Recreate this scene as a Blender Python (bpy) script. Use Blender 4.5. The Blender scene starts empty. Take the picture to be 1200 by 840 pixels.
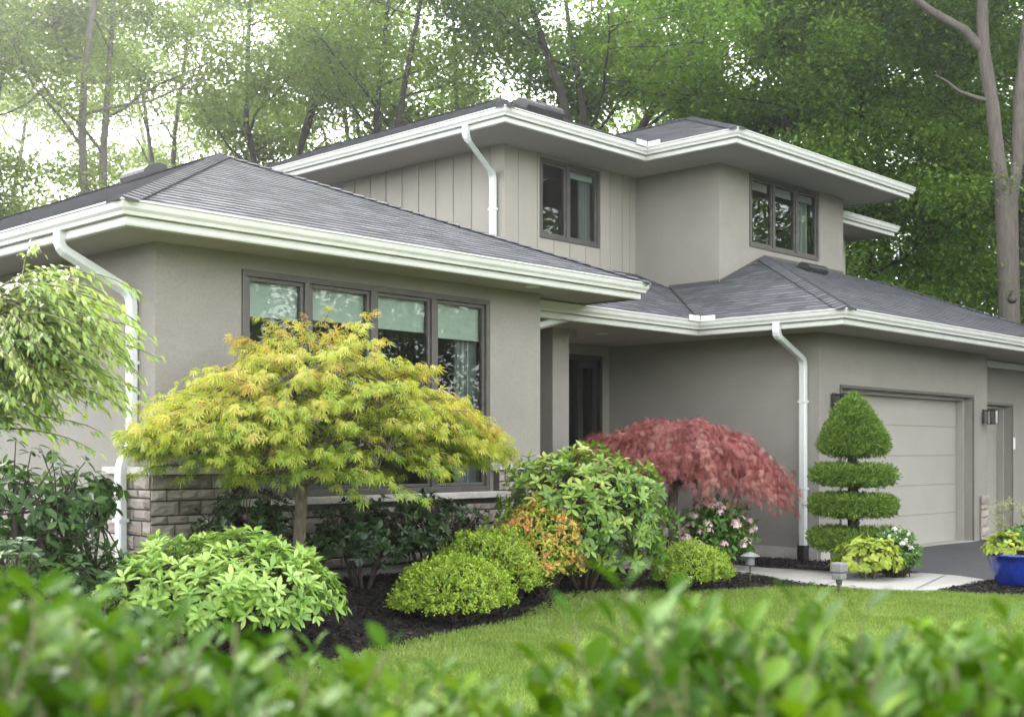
import bpy, math
import numpy as np
from mathutils import Vector, noise
from mathutils.geometry import delaunay_2d_cdt

S = bpy.context.scene
COL = S.collection
R = math.radians

# ------------------------------------------------------------------ camera
YAW = 43.623
cd = bpy.data.cameras.new('camera')
cam = bpy.data.objects.new('camera', cd)
COL.objects.link(cam)
cam.location = (0, 0, 1.5)
cam.rotation_euler = (R(90), 0, R(YAW - 90))
cd.sensor_width = 36
cd.lens = 43.44
cd.shift_y = 0.0917
cd.clip_start = 0.05
cd.clip_end = 2000
cd.dof.use_dof = True
cd.dof.focus_distance = 12.5
cd.dof.aperture_fstop = 3.4
S.camera = cam

# ------------------------------------------------------------------ sky, sun, exposure
SUN_EL, SUN_AZ = 36.0, 72.0          # azimuth of the sun, degrees from +X towards +Y
W = bpy.data.worlds.new('World')
S.world = W
W.use_nodes = True
wn = W.node_tree
wn.nodes.clear()
sky = wn.nodes.new('ShaderNodeTexSky')
sky.sky_type = 'NISHITA'
sky.sun_disc = False
sky.sun_elevation = R(SUN_EL)
sky.sun_rotation = R(90 - SUN_AZ)
sky.air_density = 1.0
sky.dust_density = 1.2
sky.ozone_density = 0.6
hsv = wn.nodes.new('ShaderNodeHueSaturation')
hsv.inputs['Saturation'].default_value = 0.10
bg = wn.nodes.new('ShaderNodeBackground')
bg.inputs['Strength'].default_value = 0.15
wo = wn.nodes.new('ShaderNodeOutputWorld')
wn.links.new(sky.outputs[0], hsv.inputs['Color'])
wn.links.new(hsv.outputs[0], bg.inputs['Color'])
wn.links.new(bg.outputs[0], wo.inputs['Surface'])

sd = bpy.data.lights.new('sun', 'SUN')
sd.energy = 0.85
sd.angle = R(14)
sd.color = (1.0, 0.96, 0.9)
sun = bpy.data.objects.new('sun', sd)
COL.objects.link(sun)
dv = Vector((-math.cos(R(SUN_EL)) * math.cos(R(SUN_AZ)), -math.cos(R(SUN_EL)) * math.sin(R(SUN_AZ)), -math.sin(R(SUN_EL))))
sun.rotation_euler = dv.to_track_quat('-Z', 'Y').to_euler()

S.view_settings.view_transform = 'Standard'
S.view_settings.look = 'None'
S.view_settings.exposure = 3.15
S.view_settings.gamma = 1.0
S.render.engine = 'CYCLES'
S.cycles.max_bounces = 7
S.cycles.diffuse_bounces = 3
S.cycles.glossy_bounces = 3
S.cycles.transmission_bounces = 5
S.cycles.transparent_max_bounces = 8
S.cycles.caustics_reflective = False
S.cycles.caustics_refractive = False
S.cycles.use_denoising = True
S.cycles.use_adaptive_sampling = True
S.cycles.adaptive_threshold = 0.02


# ------------------------------------------------------------------ materials
MATS = {}


def new_mat(name):
    m = bpy.data.materials.new(name)
    m.use_nodes = True
    nt = m.node_tree
    nt.nodes.clear()
    out = nt.nodes.new('ShaderNodeOutputMaterial')
    MATS[name] = m
    return m, nt, out


def N(nt, typ, **kw):
    n = nt.nodes.new(typ)
    for k, v in kw.items():
        if k in n.inputs:
            n.inputs[k].default_value = v
        else:
            setattr(n, k, v)
    return n


def ramp(nt, stops, fac=None):
    r = nt.nodes.new('ShaderNodeValToRGB')
    e = r.color_ramp.elements
    while len(e) > 1:
        e.remove(e[-1])
    e[0].position = stops[0][0]
    e[0].color = (*stops[0][1], 1)
    for p, c in stops[1:]:
        x = e.new(p)
        x.color = (*c, 1)
    if fac is not None:
        nt.links.new(fac, r.inputs[0])
    return r


def solid(name, c1, c2=None, scale=8., rough=.6, bump=0., bscale=None, metallic=0., detail=6, spec=.5, coords='Object', stretch=None, wear=None):
    """colour varying between c1 and c2 by noise, noise bump"""
    m, nt, out = new_mat(name)
    b = N(nt, 'ShaderNodeBsdfPrincipled', Roughness=rough, Metallic=metallic)
    b.inputs['Specular IOR Level'].default_value = spec
    tc = N(nt, 'ShaderNodeTexCoord')
    vec = tc.outputs[coords]
    if stretch:
        mp = N(nt, 'ShaderNodeMapping')
        mp.inputs['Scale'].default_value = stretch
        nt.links.new(vec, mp.inputs[0])
        vec = mp.outputs[0]
    nz = N(nt, 'ShaderNodeTexNoise', Scale=scale, Detail=detail, Roughness=.65)
    nt.links.new(vec, nz.inputs['Vector'])
    r = ramp(nt, [(.3, c1), (.7, c2 or c1)], nz.outputs['Fac'])
    col = r.outputs[0]
    if wear:
        wc, wscale, lo, hi = wear
        n2 = N(nt, 'ShaderNodeTexNoise', Scale=wscale, Detail=8, Roughness=.7)
        nt.links.new(vec, n2.inputs['Vector'])
        r2 = ramp(nt, [(lo, (0, 0, 0)), (hi, (1, 1, 1))], n2.outputs['Fac'])
        mx = N(nt, 'ShaderNodeMix', data_type='RGBA')
        nt.links.new(r2.outputs[0], mx.inputs[0])
        nt.links.new(col, mx.inputs[6])
        mx.inputs[7].default_value = (*wc, 1)
        col = mx.outputs[2]
    nt.links.new(col, b.inputs['Base Color'])
    if bump:
        n3 = N(nt, 'ShaderNodeTexNoise', Scale=bscale or scale * 4, Detail=5, Roughness=.6)
        nt.links.new(vec, n3.inputs['Vector'])
        bp = N(nt, 'ShaderNodeBump', Strength=bump, Distance=.02)
        nt.links.new(n3.outputs['Fac'], bp.inputs['Height'])
        nt.links.new(bp.outputs[0], b.inputs['Normal'])
    nt.links.new(b.outputs[0], out.inputs[0])
    return m


def by_face(name, stops, rough=.85, bump=.0, bscale=200., spec=.3, nscale=30., namt=.25):
    """colour from the per-face attribute 'var', roughened by noise (shingles, stones, chips)"""
    m, nt, out = new_mat(name)
    b = N(nt, 'ShaderNodeBsdfPrincipled', Roughness=rough)
    b.inputs['Specular IOR Level'].default_value = spec
    at = N(nt, 'ShaderNodeAttribute', attribute_name='var')
    tc = N(nt, 'ShaderNodeTexCoord')
    nz = N(nt, 'ShaderNodeTexNoise', Scale=nscale, Detail=8, Roughness=.75)
    nt.links.new(tc.outputs['Object'], nz.inputs['Vector'])
    ma = N(nt, 'ShaderNodeMath', operation='MULTIPLY_ADD')
    nt.links.new(nz.outputs['Fac'], ma.inputs[0])
    ma.inputs[1].default_value = namt * 2
    ma.inputs[2].default_value = -namt
    ad = N(nt, 'ShaderNodeMath', operation='ADD')
    nt.links.new(at.outputs['Fac'], ad.inputs[0])
    nt.links.new(ma.outputs[0], ad.inputs[1])
    r = ramp(nt, stops, ad.outputs[0])
    nt.links.new(r.outputs[0], b.inputs['Base Color'])
    if bump:
        n3 = N(nt, 'ShaderNodeTexNoise', Scale=bscale, Detail=5, Roughness=.7)
        nt.links.new(tc.outputs['Object'], n3.inputs['Vector'])
        bp = N(nt, 'ShaderNodeBump', Strength=bump, Distance=.02)
        nt.links.new(n3.outputs['Fac'], bp.inputs['Height'])
        nt.links.new(bp.outputs[0], b.inputs['Normal'])
    nt.links.new(b.outputs[0], out.inputs[0])
    return m


def leafmat(name, stops, rough=.5, transl=.35, tcol=(1.0, 1.15, .5), spec=.4):
    """leaf: reflecting face plus light passing through; colour per leaf from 'var'"""
    m, nt, out = new_mat(name)
    at = N(nt, 'ShaderNodeAttribute', attribute_name='var')
    r = ramp(nt, stops, at.outputs['Fac'])
    b = N(nt, 'ShaderNodeBsdfPrincipled', Roughness=rough)
    b.inputs['Specular IOR Level'].default_value = spec
    nt.links.new(r.outputs[0], b.inputs['Base Color'])
    t = N(nt, 'ShaderNodeBsdfTranslucent')
    mu = N(nt, 'ShaderNodeMix', data_type='RGBA', blend_type='MULTIPLY')
    mu.inputs[0].default_value = 1
    nt.links.new(r.outputs[0], mu.inputs[6])
    mu.inputs[7].default_value = (*tcol, 1)
    mu.clamp_result = False
    nt.links.new(mu.outputs[2], t.inputs['Color'])
    mx = N(nt, 'ShaderNodeMixShader')
    mx.inputs[0].default_value = transl
    nt.links.new(b.outputs[0], mx.inputs[1])
    nt.links.new(t.outputs[0], mx.inputs[2])
    nt.links.new(mx.outputs[0], out.inputs[0])
    return m


def glassmat(name, ior=1.75, tint=(.8, .86, .83)):
    m, nt, out = new_mat(name)
    fr = N(nt, 'ShaderNodeFresnel', IOR=ior)
    tr = N(nt, 'ShaderNodeBsdfTransparent', Color=(*tint, 1))
    gl = N(nt, 'ShaderNodeBsdfGlossy', Roughness=.0, Color=(.95, 1, .98, 1))
    tc = N(nt, 'ShaderNodeTexCoord')
    nz = N(nt, 'ShaderNodeTexNoise', Scale=1.3, Detail=1)
    nt.links.new(tc.outputs['Object'], nz.inputs['Vector'])
    bp = N(nt, 'ShaderNodeBump', Strength=.06, Distance=.05)
    nt.links.new(nz.outputs['Fac'], bp.inputs['Height'])
    nt.links.new(bp.outputs[0], gl.inputs['Normal'])
    mx = N(nt, 'ShaderNodeMixShader')
    nt.links.new(fr.outputs[0], mx.inputs[0])
    nt.links.new(tr.outputs[0], mx.inputs[1])
    nt.links.new(gl.outputs[0], mx.inputs[2])
    nt.links.new(mx.outputs[0], out.inputs[0])
    return m


solid('stucco', (.270, .254, .227), (.320, .303, .275), 1.3, .9, .8, 110., spec=.2, wear=((.240, .220, .190), 55., .48, .72))
solid('siding', (.288, .267, .235), (.318, .296, .262), 3., .75, .12, 60., spec=.3, stretch=(1, 1, .15))
solid('trim', (.48, .49, .458), (.53, .54, .508), 3., .45, .03, 30., wear=((.42, .44, .39), 5., .58, .8))
solid('soffit', (.37, .345, .31), (.395, .37, .335), 2., .8, .05, 60., spec=.2)
solid('white_spout', (.56, .59, .58), (.62, .645, .635), 4., .4, wear=((.5, .52, .49), 7., .6, .85))
solid('bronze', (.060, .054, .049), (.085, .078, .072), 12., .45)
solid('black_metal', (.012, .012, .013), (.022, .022, .022), 20., .45)
solid('dark_door', (.016, .015, .015), (.028, .026, .025), 10., .4)
solid('garage_paint', (.295, .278, .250), (.318, .300, .272), 2., .55, .06, 90.)
solid('concrete', (.31, .30, .28), (.39, .375, .35), 5., .9, .3, 60., wear=((.30, .285, .26), 2.5, .5, .75))
solid('foundation', (.36, .34, .31), (.46, .44, .40), 4., .95, .4, 50., wear=((.22, .2, .18), 3., .55, .8))
solid('asphalt', (.035, .036, .040), (.062, .063, .069), 260., .85, .5, 320., wear=((.075, .075, .08), 1.2, .5, .8))
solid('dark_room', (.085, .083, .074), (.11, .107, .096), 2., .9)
solid('blind', (.45, .515, .455), (.49, .555, .495), 3., .8, .1, 200., stretch=(1, 1, 12))
solid('curtain', (.30, .33, .31), (.36, .39, .36), 3., .9, .1, 100.)
solid('sill_stone', (.42, .40, .365), (.53, .505, .465), 9., .85, .5, 80., wear=((.33, .31, .28), 5., .5, .75))
solid('mortar', (.05, .046, .042), (.085, .078, .07), 30., .95, .4, 100.)
solid('vent_plastic', (.014, .014, .015), (.022, .022, .024), 8., .5)
solid('bark_hazed', (.085, .075, .066), (.15, .133, .118), 5., .95, 1., 14., stretch=(3, 3, .55))  # bark paled so trunks sink into the glow; haze put into colour
solid('bark_dark', (.020, .017, .015), (.045, .039, .034), 7., .95, .9, 18., stretch=(3, 3, .6))
solid('bark_big', (.062, .052, .045), (.14, .12, .104), 7., .95, 1., 16., stretch=(3.2, 3.2, .4), wear=((.07, .06, .05), 9., .52, .68))
solid('bark_maple', (.055, .042, .032), (.135, .108, .083), 22., .9, .8, 50., stretch=(2, 2, .7), wear=((.16, .15, .12), 11., .55, .68))
solid('stem_dark', (.028, .02, .015), (.05, .036, .027), 20., .8)
solid('stem_green', (.10, .11, .04), (.14, .13, .06), 20., .7)
solid('soil', (.010, .008, .007), (.022, .018, .016), 30., 1., 1., 60.)
solid('grass_ground', (.085, .135, .03), (.12, .17, .045), 4., .95, .6, 120.)
solid('forest_floor', (.03, .04, .015), (.055, .06, .025), .5, 1., .5, 4.)
solid('rock', (.17, .14, .13), (.27, .23, .21), 9., .9, .6, 30.)
solid('cushion', (.66, .65, .66), (.72, .71, .72), 4., .9)
solid('grey_lamp', (.17, .17, .175), (.23, .23, .235), 25., .5, .1, 80.)
solid('lens', (.55, .55, .52), (.6, .6, .57), 8., .25)
solid('white_plastic', (.7, .7, .69), (.75, .75, .74), 6., .4)
solid('blue_glaze', (.005, .016, .16), (.012, .035, .27), 5., .08, .05, 12., spec=.7, wear=((.003, .008, .08), 9., .5, .75))
by_face('shingle', [(0., (.056, .058, .064)), (.35, (.082, .085, .094)), (.65, (.103, .107, .117)), (1., (.135, .139, .149))], .92, .5, 240., nscale=60., namt=.18)
by_face('stone', [(0., (.19, .16, .14)), (.4, (.31, .27, .24)), (.75, (.38, .34, .305)), (1., (.46, .42, .38))], .95, .7, 60., nscale=14., namt=.3)
by_face('mulch', [(0., (.006, .005, .005)), (.5, (.016, .0125, .011)), (.85, (.033, .025, .021)), (1., (.075, .055, .042))], .95, nscale=40., namt=.05)
by_face('petal_pink', [(0., (.55, .28, .36)), (.5, (.68, .48, .5)), (1., (.78, .68, .62))], .6, nscale=5, namt=.05)
by_face('petal_white', [(0., (.68, .70, .6)), (1., (.8, .8, .75))], .6, nscale=5, namt=.05)
glassmat('glass', 1.55)
glassmat('lamp_glass', 1.35, (.6, .6, .58))
leafmat('leaf_forest', [(0., (.08, .155, .026)), (.5, (.135, .235, .036)), (1., (.22, .315, .055))], .45, .5, (1.1, 1.25, .5))
leafmat('leaf_hazed', [(0., (.14, .20, .06)), (.5, (.20, .27, .085)), (1., (.28, .34, .13))], .5, .58, (1.1, 1.15, .6))  # leaf colour lightened to carry the sunlit haze of the misty side
leafmat('leaf_half_hazed', [(0., (.12, .19, .04)), (.5, (.18, .265, .055)), (1., (.26, .34, .085))], .45, .55, (1.1, 1.15, .55))  # leaf colour lifted partway towards the glow, light painted in
leafmat('leaf_dark_wood', [(0., (.075, .148, .026)), (.5, (.13, .225, .036)), (1., (.205, .305, .05))], .45, .48, (1.1, 1.25, .5))
leafmat('leaf_bright', [(0., (.10, .19, .025)), (1., (.19, .29, .05))], .5, .4)
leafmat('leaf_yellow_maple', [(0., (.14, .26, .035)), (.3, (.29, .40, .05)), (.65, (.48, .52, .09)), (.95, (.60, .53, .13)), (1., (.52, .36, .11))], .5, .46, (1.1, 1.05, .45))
leafmat('leaf_red_maple', [(0., (.18, .045, .046)), (.5, (.36, .125, .118)), (.85, (.51, .24, .215)), (1., (.57, .36, .31))], .5, .42, (1.25, .8, .75))
leafmat('leaf_lime_rhodo', [(0., (.14, .27, .055)), (.5, (.30, .46, .10)), (1., (.46, .58, .18))], .38, .3)
leafmat('leaf_rhodo', [(0., (.07, .15, .028)), (.45, (.16, .28, .05)), (.85, (.31, .41, .08)), (1., (.46, .46, .13))], .33, .28)
leafmat('leaf_dark_shrub', [(0., (.014, .036, .012)), (.6, (.028, .062, .018)), (1., (.06, .10, .03))], .32, .2)
leafmat('leaf_mound', [(0., (.14, .24, .022)), (.5, (.27, .38, .038)), (1., (.43, .53, .07))], .5, .3)
leafmat('leaf_gold', [(0., (.16, .20, .035)), (.4, (.42, .40, .07)), (.72, (.60, .40, .10)), (1., (.60, .27, .12))], .5, .3, (1.1, 1, .5))
leafmat('leaf_weeping', [(0., (.12, .21, .05)), (.5, (.24, .34, .08)), (1., (.42, .46, .15))], .4, .38)
leafmat('leaf_left_dark', [(0., (.022, .055, .018)), (.6, (.055, .115, .032)), (1., (.11, .19, .05))], .4, .3)
leafmat('leaf_topiary', [(0., (.05, .105, .014)), (.5, (.115, .20, .024)), (1., (.25, .35, .055))], .55, .2)
leafmat('leaf_lime', [(0., (.24, .33, .035)), (1., (.44, .50, .08))], .45, .35)
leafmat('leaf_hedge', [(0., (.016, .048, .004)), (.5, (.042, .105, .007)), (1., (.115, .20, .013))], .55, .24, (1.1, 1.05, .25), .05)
leafmat('leaf_burgundy', [(0., (.06, .015, .02)), (1., (.13, .03, .035))], .45, .3, (1.2, .8, .8))
leafmat('leaf_straw', [(0., (.33, .29, .14)), (1., (.5, .46, .27))], .8, .3)
leafmat('leaf_green', [(0., (.06, .15, .025)), (1., (.13, .25, .045))], .4, .3)
leafmat('blade', [(0., (.15, .235, .04)), (.5, (.265, .365, .075)), (1., (.42, .49, .17))], .5, .35)


# ------------------------------------------------------------------ mesh helpers
def link_mesh(name, me, mat, parent=None):
    me.materials.append(MATS[mat])
    o = bpy.data.objects.new(name, me)
    COL.objects.link(o)
    if parent is not None:
        o.parent = parent
    return o


class MB:
    """collects faces of one part"""

    def __init__(s):
        s.v, s.f, s.var = [], [], []

    def face(s, pts, var=.5):
        n = len(s.v)
        s.v.extend([tuple(p) for p in pts])
        s.f.append(tuple(range(n, n + len(pts))))
        s.var.append(var)

    def box(s, a, b, var=.5):
        x0, y0, z0 = a
        x1, y1, z1 = b
        n = len(s.v)
        s.v += [(x0, y0, z0), (x1, y0, z0), (x1, y1, z0), (x0, y1, z0), (x0, y0, z1), (x1, y0, z1), (x1, y1, z1), (x0, y1, z1)]
        for q in ((0, 3, 2, 1), (4, 5, 6, 7), (0, 1, 5, 4), (1, 2, 6, 5), (2, 3, 7, 6), (3, 0, 4, 7)):
            s.f.append(tuple(n + i for i in q))
            s.var.append(var)

    def tube(s, pts, rad, sides=8, cap=True, ref=None, half=None, var=.5):
        """round tube (rad per point) or a rectangular one (half=(a,b), ref = direction of a)"""
        pts = [Vector(p) for p in pts]
        n = len(pts)
        rings = []
        prev = None
        for i, p in enumerate(pts):
            t = (pts[min(i + 1, n - 1)] - pts[max(i - 1, 0)])
            if t.length < 1e-9:
                t = Vector((0, 0, 1))
            t.normalize()
            if ref is not None:
                a = Vector(ref)
            else:
                a = prev if prev is not None else (Vector((1, 0, 0)) if abs(t.x) < .8 else Vector((0, 1, 0)))
            a = a - t * a.dot(t)
            if a.length < 1e-6:
                a = t.orthogonal()
            a.normalize()
            prev = a
            b = t.cross(a)
            base = len(s.v)
            if half is not None:
                for (x, y) in ((1, .7), (.7, 1), (-.7, 1), (-1, .7), (-1, -.7), (-.7, -1), (.7, -1), (1, -.7)):
                    s.v.append(tuple(p + a * (x * half[0]) + b * (y * half[1])))
                k = 8
            else:
                k = sides
                r = rad[i] if hasattr(rad, '__len__') else rad
                for j in range(k):
                    w = 2 * math.pi * j / k
                    s.v.append(tuple(p + a * (math.cos(w) * r) + b * (math.sin(w) * r)))
            rings.append((base, k))
        for (b0, k), (b1, _) in zip(rings, rings[1:]):
            for j in range(k):
                s.f.append((b0 + j, b0 + (j + 1) % k, b1 + (j + 1) % k, b1 + j))
                s.var.append(var)
        if cap:
            b0, k = rings[0]
            s.f.append(tuple(b0 + j for j in reversed(range(k))))
            b0, k = rings[-1]
            s.f.append(tuple(b0 + j for j in range(k)))
            s.var += [var, var]

    def lathe(s, prof, c=(0, 0, 0), seg=32, var=.5):
        n0 = len(s.v)
        for r, z in prof:
            for j in range(seg):
                w = 2 * math.pi * j / seg
                s.v.append((c[0] + r * math.cos(w), c[1] + r * math.sin(w), c[2] + z))
        for i in range(len(prof) - 1):
            for j in range(seg):
                a, b = n0 + i * seg + j, n0 + i * seg + (j + 1) % seg
                s.f.append((a, b, b + seg, a + seg))
                s.var.append(var)

    def build(s, name, mat, parent=None, smooth=False, bevel=0.):
        me = bpy.data.meshes.new(name)
        me.from_pydata(s.v, [], s.f)
        at = me.attributes.new('var', 'FLOAT', 'FACE')
        at.data.foreach_set('value', np.asarray(s.var, dtype=np.float32))
        if smooth:
            me.polygons.foreach_set('use_smooth', [True] * len(me.polygons))
        me.update()
        o = link_mesh(name, me, mat, parent)
        if bevel:
            md = o.modifiers.new('bevel', 'BEVEL')
            md.width = bevel
            md.segments = 2
            md.limit_method = 'ANGLE'
        return o


def thing(name, label, cat, loc=(0, 0, 0), group=None):
    o = bpy.data.objects.new(name, None)
    o.empty_display_size = .2
    COL.objects.link(o)
    o.location = loc
    o['label'] = label
    o['category'] = cat
    if group:
        o['group'] = group
    return o


def kind(o, k, label=None, cat=None):
    o['kind'] = k
    if label:
        o['label'] = label
    if cat:
        o['category'] = cat
    return o


def np_mesh(name, V, loops, sizes, var, mat, parent=None, smooth=False):
    me = bpy.data.meshes.new(name)
    V = np.ascontiguousarray(V, dtype=np.float32)
    me.vertices.add(len(V))
    me.vertices.foreach_set('co', V.ravel())
    me.loops.add(len(loops))
    me.loops.foreach_set('vertex_index', np.ascontiguousarray(loops, dtype=np.int32))
    me.polygons.add(len(sizes))
    st = np.concatenate([[0], np.cumsum(sizes)[:-1]]).astype(np.int32)
    me.polygons.foreach_set('loop_start', st)
    if smooth:
        me.polygons.foreach_set('use_smooth', np.ones(len(sizes), dtype=bool))
    me.update(calc_edges=True)
    at = me.attributes.new('var', 'FLOAT', 'FACE')
    at.data.foreach_set('value', np.ascontiguousarray(var, dtype=np.float32))
    return link_mesh(name, me, mat, parent)


def unit(a):
    return a / np.maximum(np.linalg.norm(a, axis=-1, keepdims=True), 1e-9)


# leaf templates: x along the leaf, y across, z up
def T_simple():
    return np.array([(0, 0, 0), (.45, .27, .07), (1, 0, -.1), (.45, -.27, .07)], float), [(0, 2, 1), (0, 3, 2)]


def T_oval(w=.2, droop=.18, fold=.06, widest=.55, tip=1.):
    ts = [0, .18, .42, .68, .88, 1.]
    v, f = [], []
    for t in ts:
        ww = w * math.sin(math.pi * min(1, t ** (math.log(.5) / math.log(widest)))) ** tip
        z = -droop * t * t
        v += [(t, ww, z + fold * ww / w), (t, 0, z), (t, -ww, z + fold * ww / w)]
    for i in range(len(ts) - 1):
        a = i * 3
        f += [(a, a + 1, a + 4, a + 3), (a + 1, a + 2, a + 5, a + 4)]
    return np.array(v, float), f


def T_palm(angs=(-105, -68, -34, 0, 34, 68, 105), lens=(.42, .68, .9, 1., .9, .68, .42), w=.09, droop=.25):
    v, f = [], []
    for a, l in zip(angs, lens):
        c, s_ = math.cos(R(a)), math.sin(R(a))
        n = len(v)
        for t, ww in ((0, .03), (.5, w), (1, 0), (.5, -w)):
            x, y = t * l, ww
            v.append((x * c - y * s_, x * s_ + y * c, -droop * (t * l) ** 2))
        f += [(n, n + 1, n + 2, n + 3)]
    return np.array(v, float), f


def T_blade(w=.1):
    return np.array([(0, w, 0), (0, -w, 0), (1, 0, 0)], float), [(0, 1, 2)]


def leaves(name, P, D, U, size, tpl, mat, parent=None, var=None, rng=None, wid=None):
    """one mesh of many leaves"""
    P, D, U = np.asarray(P, float), unit(np.asarray(D, float)), np.asarray(U, float)
    n = len(P)
    Z = unit(U - D * np.sum(U * D, 1, keepdims=True))
    Y = np.cross(Z, D)
    tv, tf = tpl
    s = np.broadcast_to(np.asarray(size, float), (n,))[:, None, None]
    wy = 1. if wid is None else np.asarray(wid)[:, None, None]
    V = P[:, None] + s * (tv[None, :, 0:1] * D[:, None] + wy * tv[None, :, 1:2] * Y[:, None] + tv[None, :, 2:3] * Z[:, None])
    k = len(tv)
    fl = np.concatenate([np.array(f) for f in tf])
    sz = np.array([len(f) for f in tf])
    loops = (fl[None] + (np.arange(n) * k)[:, None]).ravel()
    sizes = np.tile(sz, n)
    if var is None:
        var = rng.random(n)
    return np_mesh(name, V.reshape(-1, 3), loops, sizes, np.repeat(var, len(tf)), mat, parent)


def rnd_dirs(rng, n):
    return unit(rng.normal(size=(n, 3)))


def smooth(a, b, x):
    t = np.clip((np.asarray(x, float) - a) / (b - a), 0, 1)
    return t * t * (3 - 2 * t)


def gz(x, y):
    """height of the ground: a planting bed banked up against the front wing"""
    return .22 * smooth(7.4, 9.3, y) * (1 - smooth(9.8, 12.3, x)) + .012 * np.sin(np.asarray(x) * 1.1) * np.sin(np.asarray(y) * .9)


# ------------------------------------------------------------------ ground
def sheet(name, outline, mat, lift, step=.25, knd='structure', jitter=.0, seed=1):
    """flat-lying sheet with a given outline, following the ground"""
    rng = np.random.default_rng(seed)
    ol = []
    n = len(outline)
    for i in range(n):
        a, b = np.array(outline[i]), np.array(outline[(i + 1) % n])
        m = max(1, int(np.linalg.norm(b - a) / step))
        for j in range(m):
            ol.append(a + (b - a) * j / m)
    ol = np.array(ol)
    if jitter:
        ol = ol + rng.normal(size=ol.shape) * jitter
    xs = np.arange(ol[:, 0].min() + step / 2, ol[:, 0].max(), step)
    ys = np.arange(ol[:, 1].min() + step / 2, ol[:, 1].max(), step)
    g = np.array([(x, y) for x in xs for y in ys])
    ok = inside(g, ol)
    pts = [Vector(p) for p in ol] + [Vector(p) for p in g[ok]]
    m = len(ol)
    vo, _, fo, *_ = delaunay_2d_cdt(pts, [(i, (i + 1) % m) for i in range(m)], [list(range(m))], 1, 1e-5)
    mb = MB()
    mb.v = [(v.x, v.y, float(gz(v.x, v.y)) + lift) for v in vo]
    mb.f = [tuple(f) for f in fo]
    mb.var = [.5] * len(fo)
    o = mb.build(name, mat, smooth=True)
    if knd:
        o['kind'] = knd
    return o, ol


def inside(p, poly):
    x, y = p[:, 0], p[:, 1]
    c = np.zeros(len(p), bool)
    j = len(poly) - 1
    for i in range(len(poly)):
        xi, yi = poly[i]
        xj, yj = poly[j]
        if yi != yj:
            c ^= ((yi > y) != (yj > y)) & (x < (xj - xi) * (y - yi) / (yj - yi) + xi)
        j = i
    return c


def spline(pts, k=6):
    """rounded polyline (Catmull-Rom)"""
    p = np.array(pts, float)
    p = np.vstack([2 * p[0] - p[1], p, 2 * p[-1] - p[-2]])
    out = []
    for i in range(1, len(p) - 2):
        for t in np.linspace(0, 1, k, endpoint=False):
            a, b, c, d = p[i - 1], p[i], p[i + 1], p[i + 2]
            out.append(.5 * ((2 * b) + (c - a) * t + (2 * a - 5 * b + 4 * c - d) * t * t + (3 * b - a - 3 * c + d) * t ** 3))
    out.append(p[-2])
    return [tuple(q) for q in out]


# wide terrain: fine near the house, coarse further out
def terrain():
    xs = np.concatenate([np.linspace(-400, -14, 14), np.linspace(-12, 26, 96), np.linspace(28, 400, 16)])
    ys = np.concatenate([np.linspace(-400, -14, 14), np.linspace(-12, 24, 91), np.linspace(26, 400, 16)])
    X, Y = np.meshgrid(xs, ys, indexing='ij')
    Z = gz(X, Y) * ((Y < 22) & (X > -10)) + 0
    r = np.hypot(X - 14, Y - 14)
    Z = Z + 2.2 * smooth(26, 70, r) * smooth(6, 26, (X * .724 + Y * .69))
    V = np.stack([X, Y, Z], -1).reshape(-1, 3)
    nx, ny = len(xs), len(ys)
    i = np.arange((nx - 1) * (ny - 1))
    a = (i // (ny - 1)) * ny + i % (ny - 1)
    L = np.stack([a, a + ny, a + ny + 1, a + 1], 1).ravel()
    return kind(np_mesh('ground', V, L, np.full(len(i), 4), np.full(len(i), .5), 'forest_floor', smooth=True), 'structure')


terrain()
bed_edge = spline([(0.2, 6.2), (2.6, 6.5), (4.4, 6.75), (5.5, 7.0), (6.2, 7.22), (6.93, 7.36), (7.86, 7.5), (8.75, 7.93), (9.3, 8.13), (9.86, 8.1), (10.5, 7.85), (11.3, 7.5), (11.85, 7.2), (12.3, 6.72)])
path_lower = spline([(12.35, 6.5), (12.3, 7.0), (12.5, 7.6), (12.72, 8.1), (12.75, 8.7), (12.5, 9.3), (12.1, 10.0)])
path_upper = spline([(13.3, 10.0), (13.62, 9.1), (13.58, 8.44), (13.78, 7.69), (14.0, 7.0), (14.37, 6.79)])
lawn_o = [(-8, 6.0), (0.2, 6.2)] + bed_edge[1:-1] + [(12.3, 6.62), (12.35, 6.3), (12.69, 5.88), (12.9, 5.3), (13.1, 4.2), (13.2, 1.0), (13.0, -8), (-8, -8)]
lawn, _ = sheet('lawn', lawn_o, 'grass_ground', .012, .5)
bed_o = bed_edge + path_lower[1:] + [(10.75, 10.2), (10.75, 9.70), (5.64, 9.70), (5.64, 19.), (0.2, 19.)]
bed, bed_ol = sheet('mulch_bed', bed_o, 'soil', .02, .25, None)
kind(bed, 'structure')
bed2_o = path_upper + [(15.6, 8.62), (15.17, 8.62), (15.17, 10.6), (13.5, 10.6)]
bed2, bed2_ol = sheet('mulch_strip', bed2_o, 'soil', .02, .25)
bed3_o = spline([(12.69, 5.86), (13.4, 5.87), (14.12, 5.87)]) + [(14.5, 5.2), (14.6, 3.6), (13.6, 3.5), (13.1, 4.2), (12.9, 5.3)]
bed3, bed3_ol = sheet('mulch_patch', bed3_o, 'soil', .02, .25)
drive, _ = sheet('driveway', [(14.37, 6.79), (15.6, 8.62), (15.72, 8.68), (24.5, 8.68), (26, 8), (27, -8), (16, -8), (14.62, 3.5), (14.5, 5.2), (14.16, 5.92), (14.34, 6.3)], 'asphalt', .022, .6)
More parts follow.
